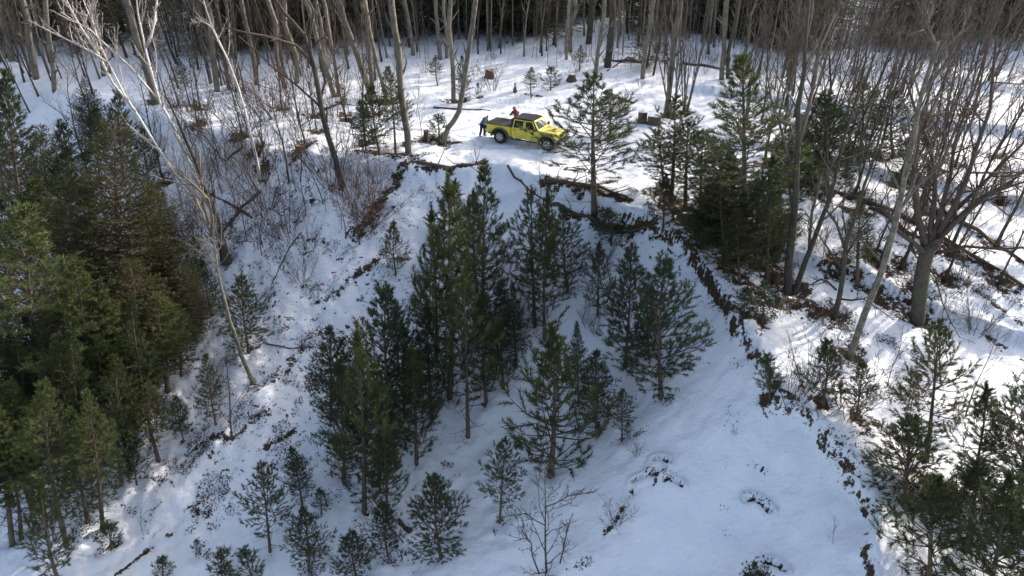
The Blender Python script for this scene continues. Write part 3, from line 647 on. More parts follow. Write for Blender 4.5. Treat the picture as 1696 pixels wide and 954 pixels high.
drawn([(566, 308), (556, 265), (543, 225), (530, 165), (520, 110)], 10.5, 'dark oak with long crooked limbs reaching left above the snow slope', None,
      [([(520, 112), (490, 75), (440, 60), (375, 45)], 6, 2, -1.5), ([(520, 112), (505, 60), (470, 20), (445, -20)], 7, 3, 1), ([(523, 120), (512, 60), (520, 20), (500, -20)], 6, 3, -.5), ([(534, 180), (490, 140), (450, 110), (395, 60)], 4, 2, -2), ([(535, 182), (560, 172), (590, 175)], 4, 1, 1), ([(517, 80), (540, 60), (542, 25)], 4, 1, 1)], 'bark_dark', 'twig', seed=11, kids=(5, 4, 3), start=.5, wend=.7, name='oak_tree', cat='oak tree', lratio=.2)
drawn([(478, 298), (468, 235), (452, 180), (448, 125)], 4.5, 'thin crooked sapling left of the dark oak', 'dark bare trees of the left slope', [([(452, 180), (430, 165), (405, 140)], 2, 1, 1)], 'bark_dark', 'twig', seed=12)
# aspens of the flat: base px, top px, width px
ASP = [((256, 168), (205, -20), 13), ((360, 152), (335, -20), 12), ((380, 148), (355, -10), 9), ((425, 140), (395, -20), 10), ((472, 146), (437, -20), 10), ((492, 138), (470, -10), 10), ((553, 160), (500, -20), 10), ((562, 158), (530, -20), 8), ((617, 168), (550, -40), 12),
 ((618, 160), (602, -20), 10), ((641, 170), (600, -20), 8), ((751, 168), (748, -20), 10), ((729, 98), (720, -20), 9), ((740, 96), (735, -20), 8), ((624, 70), (612, -20), 14), ((1103, 190), (1130, -20), 12), ((985, 128), (1003, -20), 9), ((1006, 112), (1012, -20), 16), ((938, 98), (945, -20), 7),
 ((945, 86), (950, -20), 9), ((1064, 130), (1085, -20), 10), ((1082, 125), (1110, -20), 5), ((1195, 132), (1205, -20), 11), ((1205, 130), (1225, -20), 8), ((1225, 110), (1262, -20), 6), ((1310, 150), (1325, -20), 6), ((685, 92), (668, -10), 8), ((535, 125), (520, -10), 5), ((172, 125), (150, -20), 10), ((90, 150), (75, -20), 10), ((60, 130), (30, -20), 14), ((20, 100), (-10, -20), 14), ((395, 130), (372, -20), 7), ((545, 140), (520, -20), 6), ((975, 72), (980, -20), 14), ((885, 60), (890, -20), 8)]
pl = ['left half', 'middle', 'right half']
for i, (b_, t_, w_) in enumerate(ASP):
    drawn([b_, (b_[0]*.7+t_[0]*.3+rnd.gauss(0, 2.5), b_[1]*.7+t_[1]*.3), (b_[0]*.35+t_[0]*.65+rnd.gauss(0, 3), b_[1]*.35+t_[1]*.65), t_], w_*.8, 'tall straight grey trunk standing on the snowy flat', 'tall grey trunks on the flat', [], 'bark_dark' if i in (14, 17, 34, 21, 23, 2, 27) else 'bark_grey', 'twig_grey', (14, 4), 2, .25, .10, .8, seed=200+i, wend=.8, ext=6, name='aspen_tree', cat='aspen')
drawn([(676, 250), (671, 200), (664, 150), (660, 80), (650, 20), (645, -30)], 11, 'big pale aspen growing through the roadside pines', None, [], 'bark_grey', 'twig_grey', (10, 4), 2, .45, .1, seed=260, wend=.8, ext=5, name='aspen_tree', cat='aspen')
drawn([(734, 236), (742, 212), (760, 185), (768, 140), (778, 70), (790, -20)], 9.5, 'trunk bowed like a hook at its base left of the truck', None, [([(766, 150), (762, 120), (756, 95)], 2, 1, .5)], 'bark_grey', 'twig_grey', (8, 3), 2, .5, .1, seed=261, wend=.75, ext=4)
# vase shaped tree
for (b_, t_, lb) in (((1112, 190), (1118, -60), 'vase shaped leafless tree with many upswept stems right of the truck'), ((1135, 185), (1160, -30), 'second upswept tree fused with the vase shaped one')):
    bare_tree('vase', b_, t_, label=lb, bm='bark_grey', tm='twig', group='upswept bare trees', wth=.75)
# right hand named trees
drawn([(1305, 475), (1310, 400), (1318, 320), (1322, 230), (1332, 120), (1340, 0), (1345, -60)], 16, 'thick lichen grey trunk, left of the twin pair on the right bank', 'twin grey trunks', [([(1322, 240), (1350, 130), (1385, 20)], 8, 2, 1.5), ([(1318, 300), (1290, 200), (1270, 120)], 6, 2, 1)], 'bark_dark', 'twig_grey', seed=301, kids=(12, 6, 4), start=.45, ratio=.25)
drawn([(1318, 478), (1335, 430), (1358, 370), (1382, 300), (1400, 220), (1430, 120), (1445, 40)], 11, 'slimmer slanting trunk, right of the twin pair on the right bank', 'twin grey trunks', [([(1340, 425), (1345, 350), (1360, 290)], 6, 3, 1)], 'bark_dark', 'twig_grey', seed=302, kids=(12, 6, 4), start=.4, ratio=.3)
drawn([(1384, 520), (1396, 460), (1402, 400), (1420, 345), (1445, 270), (1475, 150), (1490, 60)], 10, 'crooked small tree between the twin trunks and the leaning pale trunk', None, [([(1385, 480), (1360, 462), (1330, 475)], 4, 1.5, -1), ([(1400, 415), (1385, 370), (1365, 340)], 5, 2, 1), ([(1390, 495), (1430, 495), (1480, 530)], 4, 1, -1)], 'bark_dark', 'twig', seed=303, kids=(12, 6, 4), start=.3, ratio=.3)
drawn([(1408, 588), (1432, 520), (1460, 450), (1483, 370), (1495, 310), (1515, 220), (1528, 150), (1552, 70)], 12, 'smooth pale trunk leaning right across the sunlit slope', None, [([(1550, 75), (1535, 40), (1545, 10)], 5, 3, 0), ([(1550, 75), (1530, 50), (1505, 58)], 4, 2, 0), ([(1525, 160), (1570, 100), (1600, 30)], 5, 2, 1), ([(1465, 440), (1430, 400), (1400, 390)], 3, 1, 1)], 'bark_grey', 'twig_grey', seed=304, kids=(12, 5, 4), start=.5, ratio=.25, wend=.4)
drawn([(1520, 530), (1524, 480), (1532, 430), (1540, 405)], 22, 'big spreading tree with a short stout trunk and many curved limbs at the right', None,
      [([(1535, 410), (1520, 360), (1510, 300), (1525, 200), (1560, 90)], 12, 2, 1.5), ([(1540, 405), (1560, 340), (1580, 240), (1625, 120)], 10, 2, 1), ([(1545, 405), (1590, 360), (1640, 320), (1700, 300)], 10, 3, -1), ([(1545, 410), (1580, 350), (1660, 270), (1720, 200)], 10, 2, 2), ([(1535, 420), (1490, 385), (1470, 350)], 9, 4, -1.5),
       ([(1545, 420), (1600, 408), (1700, 410)], 6, 3, -1), ([(1540, 405), (1548, 330), (1540, 240), (1500, 130)], 10, 3, 2), ([(1555, 385), (1600, 300), (1640, 180), (1650, 60)], 9, 3, -.5), ([(1530, 430), (1560, 500), (1590, 560)], 3, 1, -1.5), ([(1545, 400), (1620, 330), (1720, 260)], 9, 3, 1)],
      'bark_dark', 'twig', seed=305, kids=(9, 6, 5), start=.8, wend=.95, spread=.95, up=.04, name='maple_tree', cat='maple tree', lratio=.42, maxlev=3)
drawn([(1565, 240), (1575, 150), (1600, 20)], 9, 'dark trunk behind the spreading tree at the right', None, [], 'bark_dark', 'twig', seed=306, kids=(12, 6, 4), start=.1, ratio=.3)
# sapling in front
drawn([(905, 945), (903, 880), (903, 830), (902, 780)], 5, 'leafless forked sapling at the bottom centre below the bushy dark pine', None, [([(893, 950), (880, 900), (860, 870)], 3, 1, -1), ([(925, 945), (935, 900), (945, 860)], 3, 1, 1), ([(903, 840), (940, 822), (985, 815)], 2, 1, 0), ([(903, 870), (870, 850), (840, 855)], 2, 1, 0)], 'twig', 'twig', seed=310, kids=(16, 5, 3), start=.15, ratio=.42, minr=.008, name='bare_sapling', cat='sapling')
# random bare thicket upper right and fill
def wpt(px, Y): # ground point at depth Y under pixel column px (approx)
    a_ = (px-848)/FPX; x = a_*(Y*math.cos(PITCH)+(CAMZ)*math.sin(PITCH)); return Vector((x, Y, H(x, Y)))
for i in range(80):
    px = rnd.uniform(1230, 1800); Y = rnd.uniform(38, 66) if px < 1450 else rnd.uniform(30, 64)
    bare_tree('twiggy', None, h=rnd.uniform(6, 10.5), label='leafless twiggy tree in the thicket at the upper right', group='leafless thicket at the upper right', bm='bark_dark', tm=rnd.choice(['twig', 'twig_grey', 'twig']), Bz=wpt(px, Y))
for i in range(50):
    px = rnd.uniform(-60, 620); Y = rnd.uniform(44, 66)
    bare_tree('twiggy', None, h=rnd.uniform(5, 9), label='slight leafless tree in the upper left wood', group='slight leafless trees at the upper left', bm='bark_dark', tm='twig', Bz=wpt(px, Y))
# far wood: trunks
for i in range(150):
    px = rnd.uniform(-80, 1780); Y = rnd.uniform(57, 72)
    if 640 < px < 1230: Y = rnd.uniform(67, 78)
    k = 'aspen' if rnd.random() < .3 else 'pole'
    bare_tree(k, None, h=rnd.uniform(12, 17), label='bare trunk among the many in the far wood', group='trunks of the far wood', bm='bark_grey' if rnd.random() < .5 else 'bark_dark', tm=rnd.choice(['twig', 'twig_grey']), Bz=wpt(px, Y), wth=rnd.uniform(.6, 1.1))
# the wood beyond them, past counting: one mass of stems and brush
for nm, nn_, mm, r_, lo in (('deep_wood_stems', 900, 'bark_grey', (.035, .09), 70), ('deep_wood_brush', 800, 'twig_grey', (.012, .03), 64)):
    T2 = Tubes(); rg = np.random.default_rng(len(nm))
    for i in range(nn_):
        px = rg.uniform(-150, 1850); Y = rg.uniform(lo, 104); B = wpt(px, Y); rr = rg.uniform(*r_)
        h_ = rg.uniform(9, 15) if nn_ == 900 else rg.uniform(3, 7); l_ = rg.normal(size=2)*.05*h_
        P = [np.array((B.x+l_[0]*t*t+rg.normal()*.05, B.y+l_[1]*t*t, B.z-.2+h_*t)) for t in (0, .3, .6, 1)]
        T2.add(P, [rr*1.2, rr*.85, rr*.6, rr*.15], 5)
        for k in range(7 if nn_ == 900 else 9):
            t = rg.uniform(.12, .95); q_ = P[0]+(P[-1]-P[0])*t; a_ = rg.uniform(0, 6.28); L_ = h_*rg.uniform(.06, .2)
            d2 = np.array((math.cos(a_), math.sin(a_), rg.uniform(.2, 1.1))); T2.add([q_, q_+d2*L_*.5, q_+d2*L_+np.array((0, 0, .15*L_))], [rr*.3, rr*.2, .006], 3)
    tag(link(nm, T2.mesh(nm), M[mm]), 'dense bare stems deep in the far wood' if nn_ == 900 else 'thin brown brush deep in the far wood', 'far wood', kind='stuff')
# far evergreens
for i in range(185):
    px = rnd.uniform(-140, 1850); Y = rnd.uniform(75, 86) if i % 2 else rnd.uniform(84, 112)
    if px < 620 or px > 1240: Y -= 5
    B = wpt(px, Y); t = project(B+Vector((0, 0, rnd.uniform(6, 9) if px > 900 else rnd.uniform(8, 12))))
    conifer('hemlock', None, (t[0], t[1]), 150+rnd.random()*70, 'dark evergreen closing off the far wood', 'dark evergreens of the far wood', name='evergreen_tree', cat='evergreen', Bz=B, tilt=False)
# saplings and shrubs
sapl = [((300+rnd.uniform(-60, 330)), rnd.uniform(170, 430)) for _ in range(100)]
for (x_, y_) in sapl:
    bare_tree('sapling' if rnd.random() < .6 else 'shrub', (x_, y_), h=rnd.uniform(1.8, 5.8), label='thin leafless brush growing on the snowy left slope', group='leafless brush on the left slope', name='bare_shrub', cat='shrub', bm='twig', tm=rnd.choice(['twig', 'twig_red', 'twig_grey']))
for _ in range(26):
    x_, y_ = rnd.uniform(640, 1250), rnd.uniform(95, 150)
    bare_tree('shrub', (x_, y_), h=rnd.uniform(.9, 2.2), label='knee high leafless brush on the far snowy flat', group='leafless brush on the far flat', name='bare_shrub', cat='shrub', bm='twig_red', tm='twig_red')
for _ in range(26):
    x_, y_ = rnd.uniform(1290, 1690), rnd.uniform(360, 700)
    bare_tree('shrub' if rnd.random() < .5 else 'sapling', (x_, y_), h=rnd.uniform(1.2, 3.5), label='thin leafless brush on the sunlit right slope', group='leafless brush on the right slope', name='bare_shrub', cat='shrub', bm='twig', tm='twig')
for _ in range(44):
    x_, y_ = (rnd.uniform(800, 1020), rnd.uniform(430, 570)) if rnd.random() < .5 else (rnd.uniform(560, 860), rnd.uniform(560, 740))
    bare_tree('shrub' if rnd.random() < .5 else 'sapling', (x_, y_), h=rnd.uniform(1.0, 2.8), label='thin dead brush between the pines of the middle slope', group='dead brush between the middle pines', name='bare_shrub', cat='shrub', bm='twig', tm=rnd.choice(['twig', 'twig_red']))
SPEC = [('shrub', (815, 150), (808, 85), 'reddish bush standing on the flat above the truck', 'twig_red'), ('sapling', (690, 185), (695, 120), 'twiggy sapling left of the straight grey trunk', 'twig'),
 ('sapling', (700, 230), (690, 150), 'sapling by the dark stump near the hooked trunk', 'twig_red'), ('shrub', (600, 385), (650, 280), 'brown arching bush on the shoulder of the slope', 'twig_red'), ('shrub', (615, 370), (600, 270), 'upright brown bush beside the arching one', 'twig_red'), ('shrub', (500, 470), (480, 400), 'low tangled bush on the left slope', 'twig'),
 ('sapling', (385, 730), (375, 560), 'thin crooked twig below the pale snag', 'twig'), ('sapling', (235, 880), (215, 835), 'twig poking from the lower left snow', 'twig'), ('sapling', (668, 900), (600, 800), 'dead leaning sapling at the foot of the lower clump', 'twig'), ('sapling', (575, 945), (545, 900), 'small dead twig at bottom left of centre', 'twig'),
 ('sapling', (815, 330), (770, 225), 'bare twig tree topping the road edge below the truck', 'twig_red'), ('sapling', (895, 345), (900, 250), 'dead branch standing below the truck front wheel', 'twig'), ('shrub', (1055, 755), (1050, 725), 'dry twig on the edge of the smooth bowl', 'twig'), ('sapling', (1200, 780), (1205, 770), 'single stalk in the smooth snow bowl', 'twig'), ('shrub', (1215, 720), (1218, 708), 'tiny dry sprig in the smooth snow bowl', 'twig'),
 ('sapling', (1380, 900), (1385, 860), 'dry stem by the bank in the smooth bowl', 'twig'), ('sapling', (1560, 640), (1545, 480), 'spindly sapling below the spreading tree', 'twig'), ('sapling', (1600, 690), (1640, 540), 'leaning sapling on the lower sunlit slope', 'twig'), ('sapling', (1470, 640), (1500, 540), 'twig tree on the sunlit slope by the pale trunk', 'twig'), ('shrub', (1020, 870), (1012, 820), 'dry weed clump beside the slumped snow', 'twig')]
for k, b_, t_, lb, tm in SPEC: bare_tree(k, b_, t_, label=lb, name='bare_shrub', cat='shrub', bm=tm, tm=tm)
# beech with dry orange leaves
def dry_clump(bpx, tpx, wpx, lb):
    B, v, h = geo(bpx, tpx); rng = np.random.default_rng(int(bpx[0])); rw = wpx*dist(B)/FPX/2
    e = bare_tree('sapling', bpx, tpx, label=lb, group='young beeches holding dry leaves', name='beech_sapling', cat='beech', bm='twig', tm='twig_red')
    n = 90; P = rng.normal(size=(n, 3))*np.array((rw*.5, rw*.5, h*.22))+np.array((0, 0, h*.42)); P = P/np.array(e.scale)
    D = rng.normal(size=(n, 3)); D /= np.linalg.norm(D, axis=1)[:, None]
    V, var = expand(P, D, np.full(n, .1), rng, 4, .14, .08); o = link('leaves', make_mesh('leaves', V, None, np.arange(len(V)).reshape(-1, 3), var), M['dry'], e)
for a_ in (((562, 100), (560, 45), 34, 'beech with orange leaves between the far left aspens'), ((575, 98), (572, 60), 26, 'small beech with orange leaves beside the larger one'), ((815, 95), (818, 78), 26, 'low orange leaved beech far above the truck'), ((1030, 85), (1032, 40), 26, 'beech with brown leaves behind the far woodpile')): dry_clump(*a_)

# ------------------------------------------------------------------ fallen logs, stumps, rocks
def fallen(px, wpx, label, name='fallen_log', cat='log', mt='log', lift=.5, stubs=3, w2=.5, group=None):
    W_ = [ground(*p) for p in px]; r = wpx*dist(W_[0])/FPX/2; t = Tubes(); c = W_[0].copy()
    rng = np.random.default_rng(int(px[0][0]*7+px[0][1])); P = []
    for a_, b_ in zip(W_[:-1], W_[1:]):
        for q_ in (0, .33, .66): p = a_.lerp(b_, q_); P.append(np.array((p.x, p.y, H(p.x, p.y)+r*lift))+rng.normal(size=3)*r*.3-np.array(c))
    p = W_[-1]; P.append(np.array((p.x, p.y, p.z+r*lift))-np.array(c))
    t.add(P, np.linspace(r, r*w2, len(P)), 7)
    o_ = empty(name, c, label, cat, group); link('log_stem', t.mesh('log_stem'), M[mt], o_)
    s_ = Tubes()
    for k in range(stubs):
        i = rng.integers(1, len(P)); d = rng.normal(size=3); d[2] = abs(d[2])+.4; d = unit(d)
        s_.add([P[i], P[i]+d*r*4, P[i]+unit(d+rng.normal(size=3)*.3)*r*9], [r*.3, r*.2, r*.08], 4)
    if stubs: link('branch_stub', s_.mesh('branch_stub'), M[mt], o_)
fallen([(718, 179), (765, 181), (812, 184)], 3.5, 'long thin pole lying on the snow behind the truck', stubs=1)
fallen([(905, 340), (960, 358), (1015, 378)], 8, 'fallen trunk below the open pine by the truck', stubs=4)
fallen([(840, 275), (875, 315), (930, 345)], 4, 'long bent dead branch reaching up towards the truck', name='dead_branch', cat='dead branch', stubs=3)
fallen([(985, 380), (1040, 385), (1090, 365)], 6, 'dark rotten trunk lying on the shoulder right of centre', stubs=4)
fallen([(905, 298), (970, 310), (1040, 328)], 8, 'brown uprooted bank log under the open pine', stubs=6)
fallen([(690, 272), (745, 282), (805, 268)], 7, 'dark log along the snow lip below the small roadside pines', stubs=3)
fallen([(418, 362), (375, 335), (345, 320)], 6, 'left leaning member of the crossed fallen poles on the left slope', stubs=3)
fallen([(432, 318), (400, 345), (370, 385)], 6, 'right leaning member of the crossed fallen poles on the left slope', stubs=3)
fallen([(400, 246), (375, 268)], 6, 'short log lying on the snow left of the slim birch', stubs=1)
fallen([(1290, 292), (1400, 325), (1480, 352), (1570, 402), (1700, 480)], 9, 'long dark fallen trunk running down the sunlit right slope', stubs=8)
fallen([(1540, 345), (1620, 385), (1700, 440)], 8, 'thinner fallen trunk above the long one on the right slope', stubs=4)
fallen([(1440, 345), (1500, 385), (1550, 410)], 9, 'fallen trunk leading to the foot of the spreading tree', stubs=3)
fallen([(1130, 106), (1180, 112), (1235, 120)], 5, 'dark log lying on the far flat right of the vase shaped tree', stubs=2)
fallen([(1000, 100), (1060, 104), (1110, 100)], 5, 'dark log of the far brush pile', stubs=10)
fallen([(1005, 118), (1040, 95), (1075, 108)], 3, 'thin pole of the far brush pile', stubs=10)
fallen([(500, 385), (470, 430), (450, 470)], 3, 'thin dead stick lying on the left slope', name='dead_branch', cat='dead branch', stubs=3)
fallen([(660, 862), (680, 882)], 6, 'stub of wood in the snow under the lower clump', stubs=0)
fallen([(440, 570), (480, 577), (520, 575)], 3, 'stick across the snow left of the lower clump', name='dead_branch', cat='dead branch', stubs=2)
fallen([(275, 888), (286, 887)], 6, 'dark chunk of wood in the lower left snow', stubs=0)
fallen([(1025, 163), (1050, 172)], 6, 'snowy brushwood heap behind the open pine', stubs=5)
def stump(bpx, wpx, hpx, label, name='stump', cat='stump', top='cut', snow=False, taper=.85, mt='log'):
    B = ground(*bpx); k = dist(B)/FPX; r = wpx*k/2; h = hpx*k/.9; rng = np.random.default_rng(int(bpx[0]))
    n = 14; V = []; Q = []
    lv = [(-.2, 1.25), (.05*h, 1.15), (.3*h, 1.0), (.7*h, taper), (h, taper)]
    for z, s_ in lv:
        for i in range(n):
            a_ = i*6.283/n; rr = r*s_*(1+.1*math.sin(3*a_+B.x)+.06*math.sin(7*a_+z*3)); V.append((rr*math.cos(a_), rr*math.sin(a_), z+(.1*h*math.sin(2*a_) if z == h and not snow else 0)))
    for l in range(len(lv)-1):
        for i in range(n): Q.append((l*n+i, l*n+(i+1) % n, (l+1)*n+(i+1) % n, (l+1)*n+i))
    e = empty(name, B, label, cat); link('bark_wall', make_mesh('bark_wall', V, Q, smooth=True), M[mt], e)
    me = bpy.data.meshes.new('top'); b = bmesh.new(); ring = []
    dz = .004
    for ring_s, zz in ((1, 0), (.6, .08*r if snow else .0)):
        ring.append([b.verts.new((V[(len(lv)-1)*n+i][0]*ring_s, V[(len(lv)-1)*n+i][1]*ring_s, (V[(len(lv)-1)*n+i][2] if ring_s == 1 else h)+zz+dz)) for i in range(n)])
    for i in range(n): b.faces.new((ring[0][i], ring[0][(i+1) % n], ring[1][(i+1) % n], ring[1][i]))
    b.faces.new(ring[1]); b.to_mesh(me); b.free()
    link('snow_cap' if snow else 'cut_top', me, M['snowcap'] if snow else M['cut'], e)
M['snowcap'] = mat('snow cap', (.84, .86, .88), .6)[0]
stump((1063, 203), 15, 17, 'upright log round, left of the two beside the vase shaped tree', name='log_round', cat='log', snow=True, taper=1, mt='bark_dark')
stump((1083, 206), 22, 14, 'wider snow topped log round, right of the two by the vase shaped tree', name='log_round', cat='log', snow=True, taper=1, mt='log')
stump((947, 134), 16, 10, 'snow capped stump on the flat behind the truck', snow=True, taper=.7)
stump((811, 128), 15, 11, 'mossy brown stump above the truck', mt='log', taper=.9)
stump((853, 153), 6, 14, 'thin pointed stump on the flat above the truck cab', taper=.35)
stump((706, 232), 9, 15, 'dark stump beside the hooked trunk')
stump((374, 430), 16, 30, 'charred black stump on the left slope', mt='bark_dark')
stump((495, 250), 11, 9, 'broken stump on the slope left of the dark oak')
stump((1285, 465), 10, 16, 'small stump at the foot of the twin grey trunks')
stump((1387, 432), 9, 8, 'dark knob of wood in the snow beside the crooked small tree')

# snow melted back around every stem near enough to see
for o in list(COL.objects):
    if o.type == 'EMPTY' and o.get('category') in ('pine tree', 'cedar', 'bare tree', 'oak tree', 'maple tree', 'stump', 'aspen', 'evergreen', 'sapling') and o.location.y < 56:
        x_, y_ = o.location.x, o.location.y; wr = .32 if o['category'] in ('pine tree', 'cedar', 'sapling') else .55
        i0, i1 = np.searchsorted(AX, [x_-1.8, x_+1.8]); j0, j1 = np.searchsorted(AY, [y_-1.8, y_+1.8])
        d2 = np.hypot(GX[j0:j1, i0:i1]-x_, GY[j0:j1, i0:i1]-y_)
        GZ[j0:j1, i0:i1] -= .16*np.exp(-(d2/wr)**2)-.035*np.exp(-((d2-wr*2)/(wr*.7))**2)
        rt = 1.0 if (x_ > 9 or y_ > 44) else .45
        LIT[j0:j1, i0:i1] = np.maximum(LIT[j0:j1, i0:i1], rt*.95*np.clip(1.2-d2/(wr*2.4), 0, 1))
gm.vertices.foreach_set('co', np.stack([GX, GY, GZ], -1).astype(np.float32).ravel()); gm.attributes['litter'].data.foreach_set('value', LIT.astype(np.float32).ravel()); gm.update()
# ------------------------------------------------------------------ loose leaves and stalks (nobody could count them)
rng = np.random.default_rng(5)
def bil(A, x, y):
    i = np.clip(np.searchsorted(AX, x)-1, 0, len(AX)-2); j = np.clip(np.searchsorted(AY, y)-1, 0, len(AY)-2); return A[j, i]
N = 500000; X = rng.uniform(-22, 26, N); Y = rng.uniform(14, 48, N)
lm = bil(LIT, X, Y); nz = fbm(X*.9, Y*.9, 44, 4); nz2 = fbm(X*2.5, Y*2.5, 47, 2)
keep = (lm*.95+nz*1.2+nz2*.7 > .40+.5*rng.random(N)) & (lm > .05)
amb = (nz+nz2*.6 > .45) & (rng.random(N) < .09) & ~((X > 0) & (X < 9) & (Y < 30) & (bil(GSD, X, Y) > 0))
keep |= amb
keep &= ~((np.abs(bil(GSD, X, Y)) < 1.0) & (X > 5) & (Y < 40) & (rng.random(N) < .6))
X, Y = X[keep][:60000], Y[keep][:60000]; n = len(X); Z = H(X, Y)+.012+rng.random(n)*.03
P = np.stack([X, Y, Z], -1); a_ = rng.random(n)*6.28; L = rng.uniform(.02, .055, n)
u = np.stack([np.cos(a_), np.sin(a_), rng.normal(size=n)*.45], -1)*L[:, None]; v = np.stack([-np.sin(a_), np.cos(a_), rng.normal(size=n)*.45], -1)*L[:, None]*.6
V = np.stack([P-u, P-v, P+u, P+v], 1).reshape(-1, 3)
me = make_mesh('fallen_leaves', V, np.arange(len(V)).reshape(-1, 4), None, np.repeat(rng.random(n), 4))
M['leaf'] = foliage_mat('brown fallen leaves', (.026, .018, .012), (.055, .036, .022), (.12, .075, .04), deadamt=0)
tag(link('fallen_leaves', me, M['leaf']), 'brown fallen leaves strewn over the snow of the banks and slopes', 'fallen leaves', kind='stuff')
# dry stalks
st = []
for (x0, x1, y0, y1, n, hh) in ((-30, 34, 52, 80, 5200, .55), (-20, -2, 24, 46, 900, .5), (10, 26, 18, 44, 900, .5), (-16, 8, 16, 30, 160, .35)):
    x = rng.uniform(x0, x1, n); y = rng.uniform(y0, y1, n); k = fbm(x/4, y/4, 61, 2) > (-.1 if y0 > 50 else .05); x, y = x[k], y[k]; n = len(x)
    P = np.stack([x, y, H(x, y)-.03], -1); d = np.stack([rng.normal(size=n)*.25, rng.normal(size=n)*.25, np.ones(n)], -1)*(hh*rng.uniform(.4, 1.4, n))[:, None]
    s_ = np.stack([np.full(n, .006), rng.normal(size=n)*.004, np.zeros(n)], -1)
    st.append(np.stack([P-s_, P+s_, P+d], 1)); s2 = s_[:, [1, 0, 2]]; st.append(np.stack([P-s2, P+s2, P+d], 1))
V = np.concatenate(st).reshape(-1, 3)
me = make_mesh('dry_stalks', V, None, np.arange(len(V)).reshape(-1, 3), np.repeat(rng.random(len(V)//3), 3))
M['stalk'] = foliage_mat('dry stalks', (.12, .07, .045), (.2, .12, .08), (.28, .2, .13), deadamt=0)
tag(link('dry_stalks', me, M['stalk']), 'dry weed stalks standing out of the snow', 'weeds', kind='stuff')


# ------------------------------------------------------------------ truck
def paint():
    m, nt, b = mat('lime yellow paint with road dirt', (.66, .62, .02), .35, 0, .5)
    n = noise(nt, 5, 6, .7); tc = nt.nodes.new('ShaderNodeTexCoord'); sp = nt.nodes.new('ShaderNodeSeparateXYZ'); nt.links.new(tc.outputs['Object'], sp.inputs[0])
    low = nmath(nt, 'SUBTRACT', 1.05, sp.outputs[2], True)      # dirt thrown up from the road, low on the body
    f = nmath(nt, 'MULTIPLY', nmath(nt, 'ADD', low, .3), ramp(nt, n, [(.35, (0, 0, 0)), (.75, (1, 1, 1))]), True)
    nt.links.new(nmix(nt, f, (.76, .62, .02), (.24, .20, .12)), b.inputs['Base Color'])
    nt.links.new(nmath(nt, 'ADD', nmath(nt, 'MULTIPLY', f, .5), .3), b.inputs['Roughness']); b.inputs['Coat Weight'].default_value = .4
    return m
M['paint'] = paint()
M['blackp'] = mat('black textured plastic', (.03, .03, .032), .7)[0]
M['flare'] = mat('dusty dark grey plastic', (.075, .075, .07), .75)[0]
M['vinyl'] = bark('black vinyl cloth', (.035, .034, .036), (.055, .053, .055), (2, 2, 2))
M['glass'] = mat('dark tinted glass', (.008, .009, .01), .08, 0, .3)[0]
M['wglass'] = mat('windshield glass', (.10, .14, .14), .04, 0, 1.0)[0]
M['wglass'].node_tree.nodes['Principled BSDF'].inputs['Coat Weight'].default_value = 1
M['rubber'] = mat('tyre rubber', (.022, .021, .02), .85)[0]
M['alloy'] = mat('machined alloy', (.42, .42, .43), .35, .8)[0]
M['redlens'] = mat('red lens', (.35, .01, .01), .2)[0]
M['lens'] = mat('headlight glass', (.7, .72, .74), .1)[0]
M['interior'] = mat('dark interior', (.03, .03, .03), .9)[0]
class BM:
    def __init__(s): s.b = bmesh.new()
    def box(s, x0, x1, y0, y1, z0, z1, tx=0):
        v = [s.b.verts.new((x+(tx if z == z1 else 0), y, z)) for x in (x0, x1) for y in (y0, y1) for z in (z0, z1)]
        for f in ((0, 1, 3, 2), (4, 6, 7, 5), (0, 4, 5, 1), (2, 3, 7, 6), (0, 2, 6, 4), (1, 5, 7, 3)): s.b.faces.new([v[i] for i in f])
        return s
    def prism(s, prof, y0, y1, yt=None):     # xz outline pushed along y; yt = y at the top vertices
        zs = [p[1] for p in prof]; lo, hi = min(zs), max(zs)
        def yy(y, z): return y if yt is None else y-math.copysign(yt*(z-lo)/(hi-lo), y)
        a_ = [s.b.verts.new((x, yy(y0, z), z)) for x, z in prof]; c = [s.b.verts.new((x, yy(y1, z), z)) for x, z in prof]; n = len(prof)
        s.b.faces.new(a_); s.b.faces.new(c[::-1])
        for i in range(n): s.b.faces.new((a_[i], c[i], c[(i+1) % n], a_[(i+1) % n]))
        return s
    def cyl(s, x, y0, y1, z, r, n=24, r1=None):
        r1 = r1 or r; A = [s.b.verts.new((x+r*math.cos(i*6.28319/n), y0, z+r*math.sin(i*6.28319/n))) for i in range(n)]
        C_ = [s.b.verts.new((x+r1*math.cos(i*6.28319/n), y1, z+r1*math.sin(i*6.28319/n))) for i in range(n)]
        s.b.faces.new(A[::-1]); s.b.faces.new(C_)
        for i in range(n): s.b.faces.new((A[i], A[(i+1) % n], C_[(i+1) % n], C_[i]))
        return s
    def done(s, name, m, parent, bev=.0, smooth=False, label=None):
        bmesh.ops.recalc_face_normals(s.b, faces=s.b.faces)
        if bev: bmesh.ops.bevel(s.b, geom=[e for e in s.b.edges if e.calc_face_angle(0) > .5], offset=bev, segments=2, affect='EDGES', profile=.6)
        me = bpy.data.meshes.new(name); s.b.to_mesh(me); s.b.free()
        o = link(name, me, M[m], parent)
        if label: o['label'] = label
        return o
RW = ground(829, 237); FW = ground(907, 248)
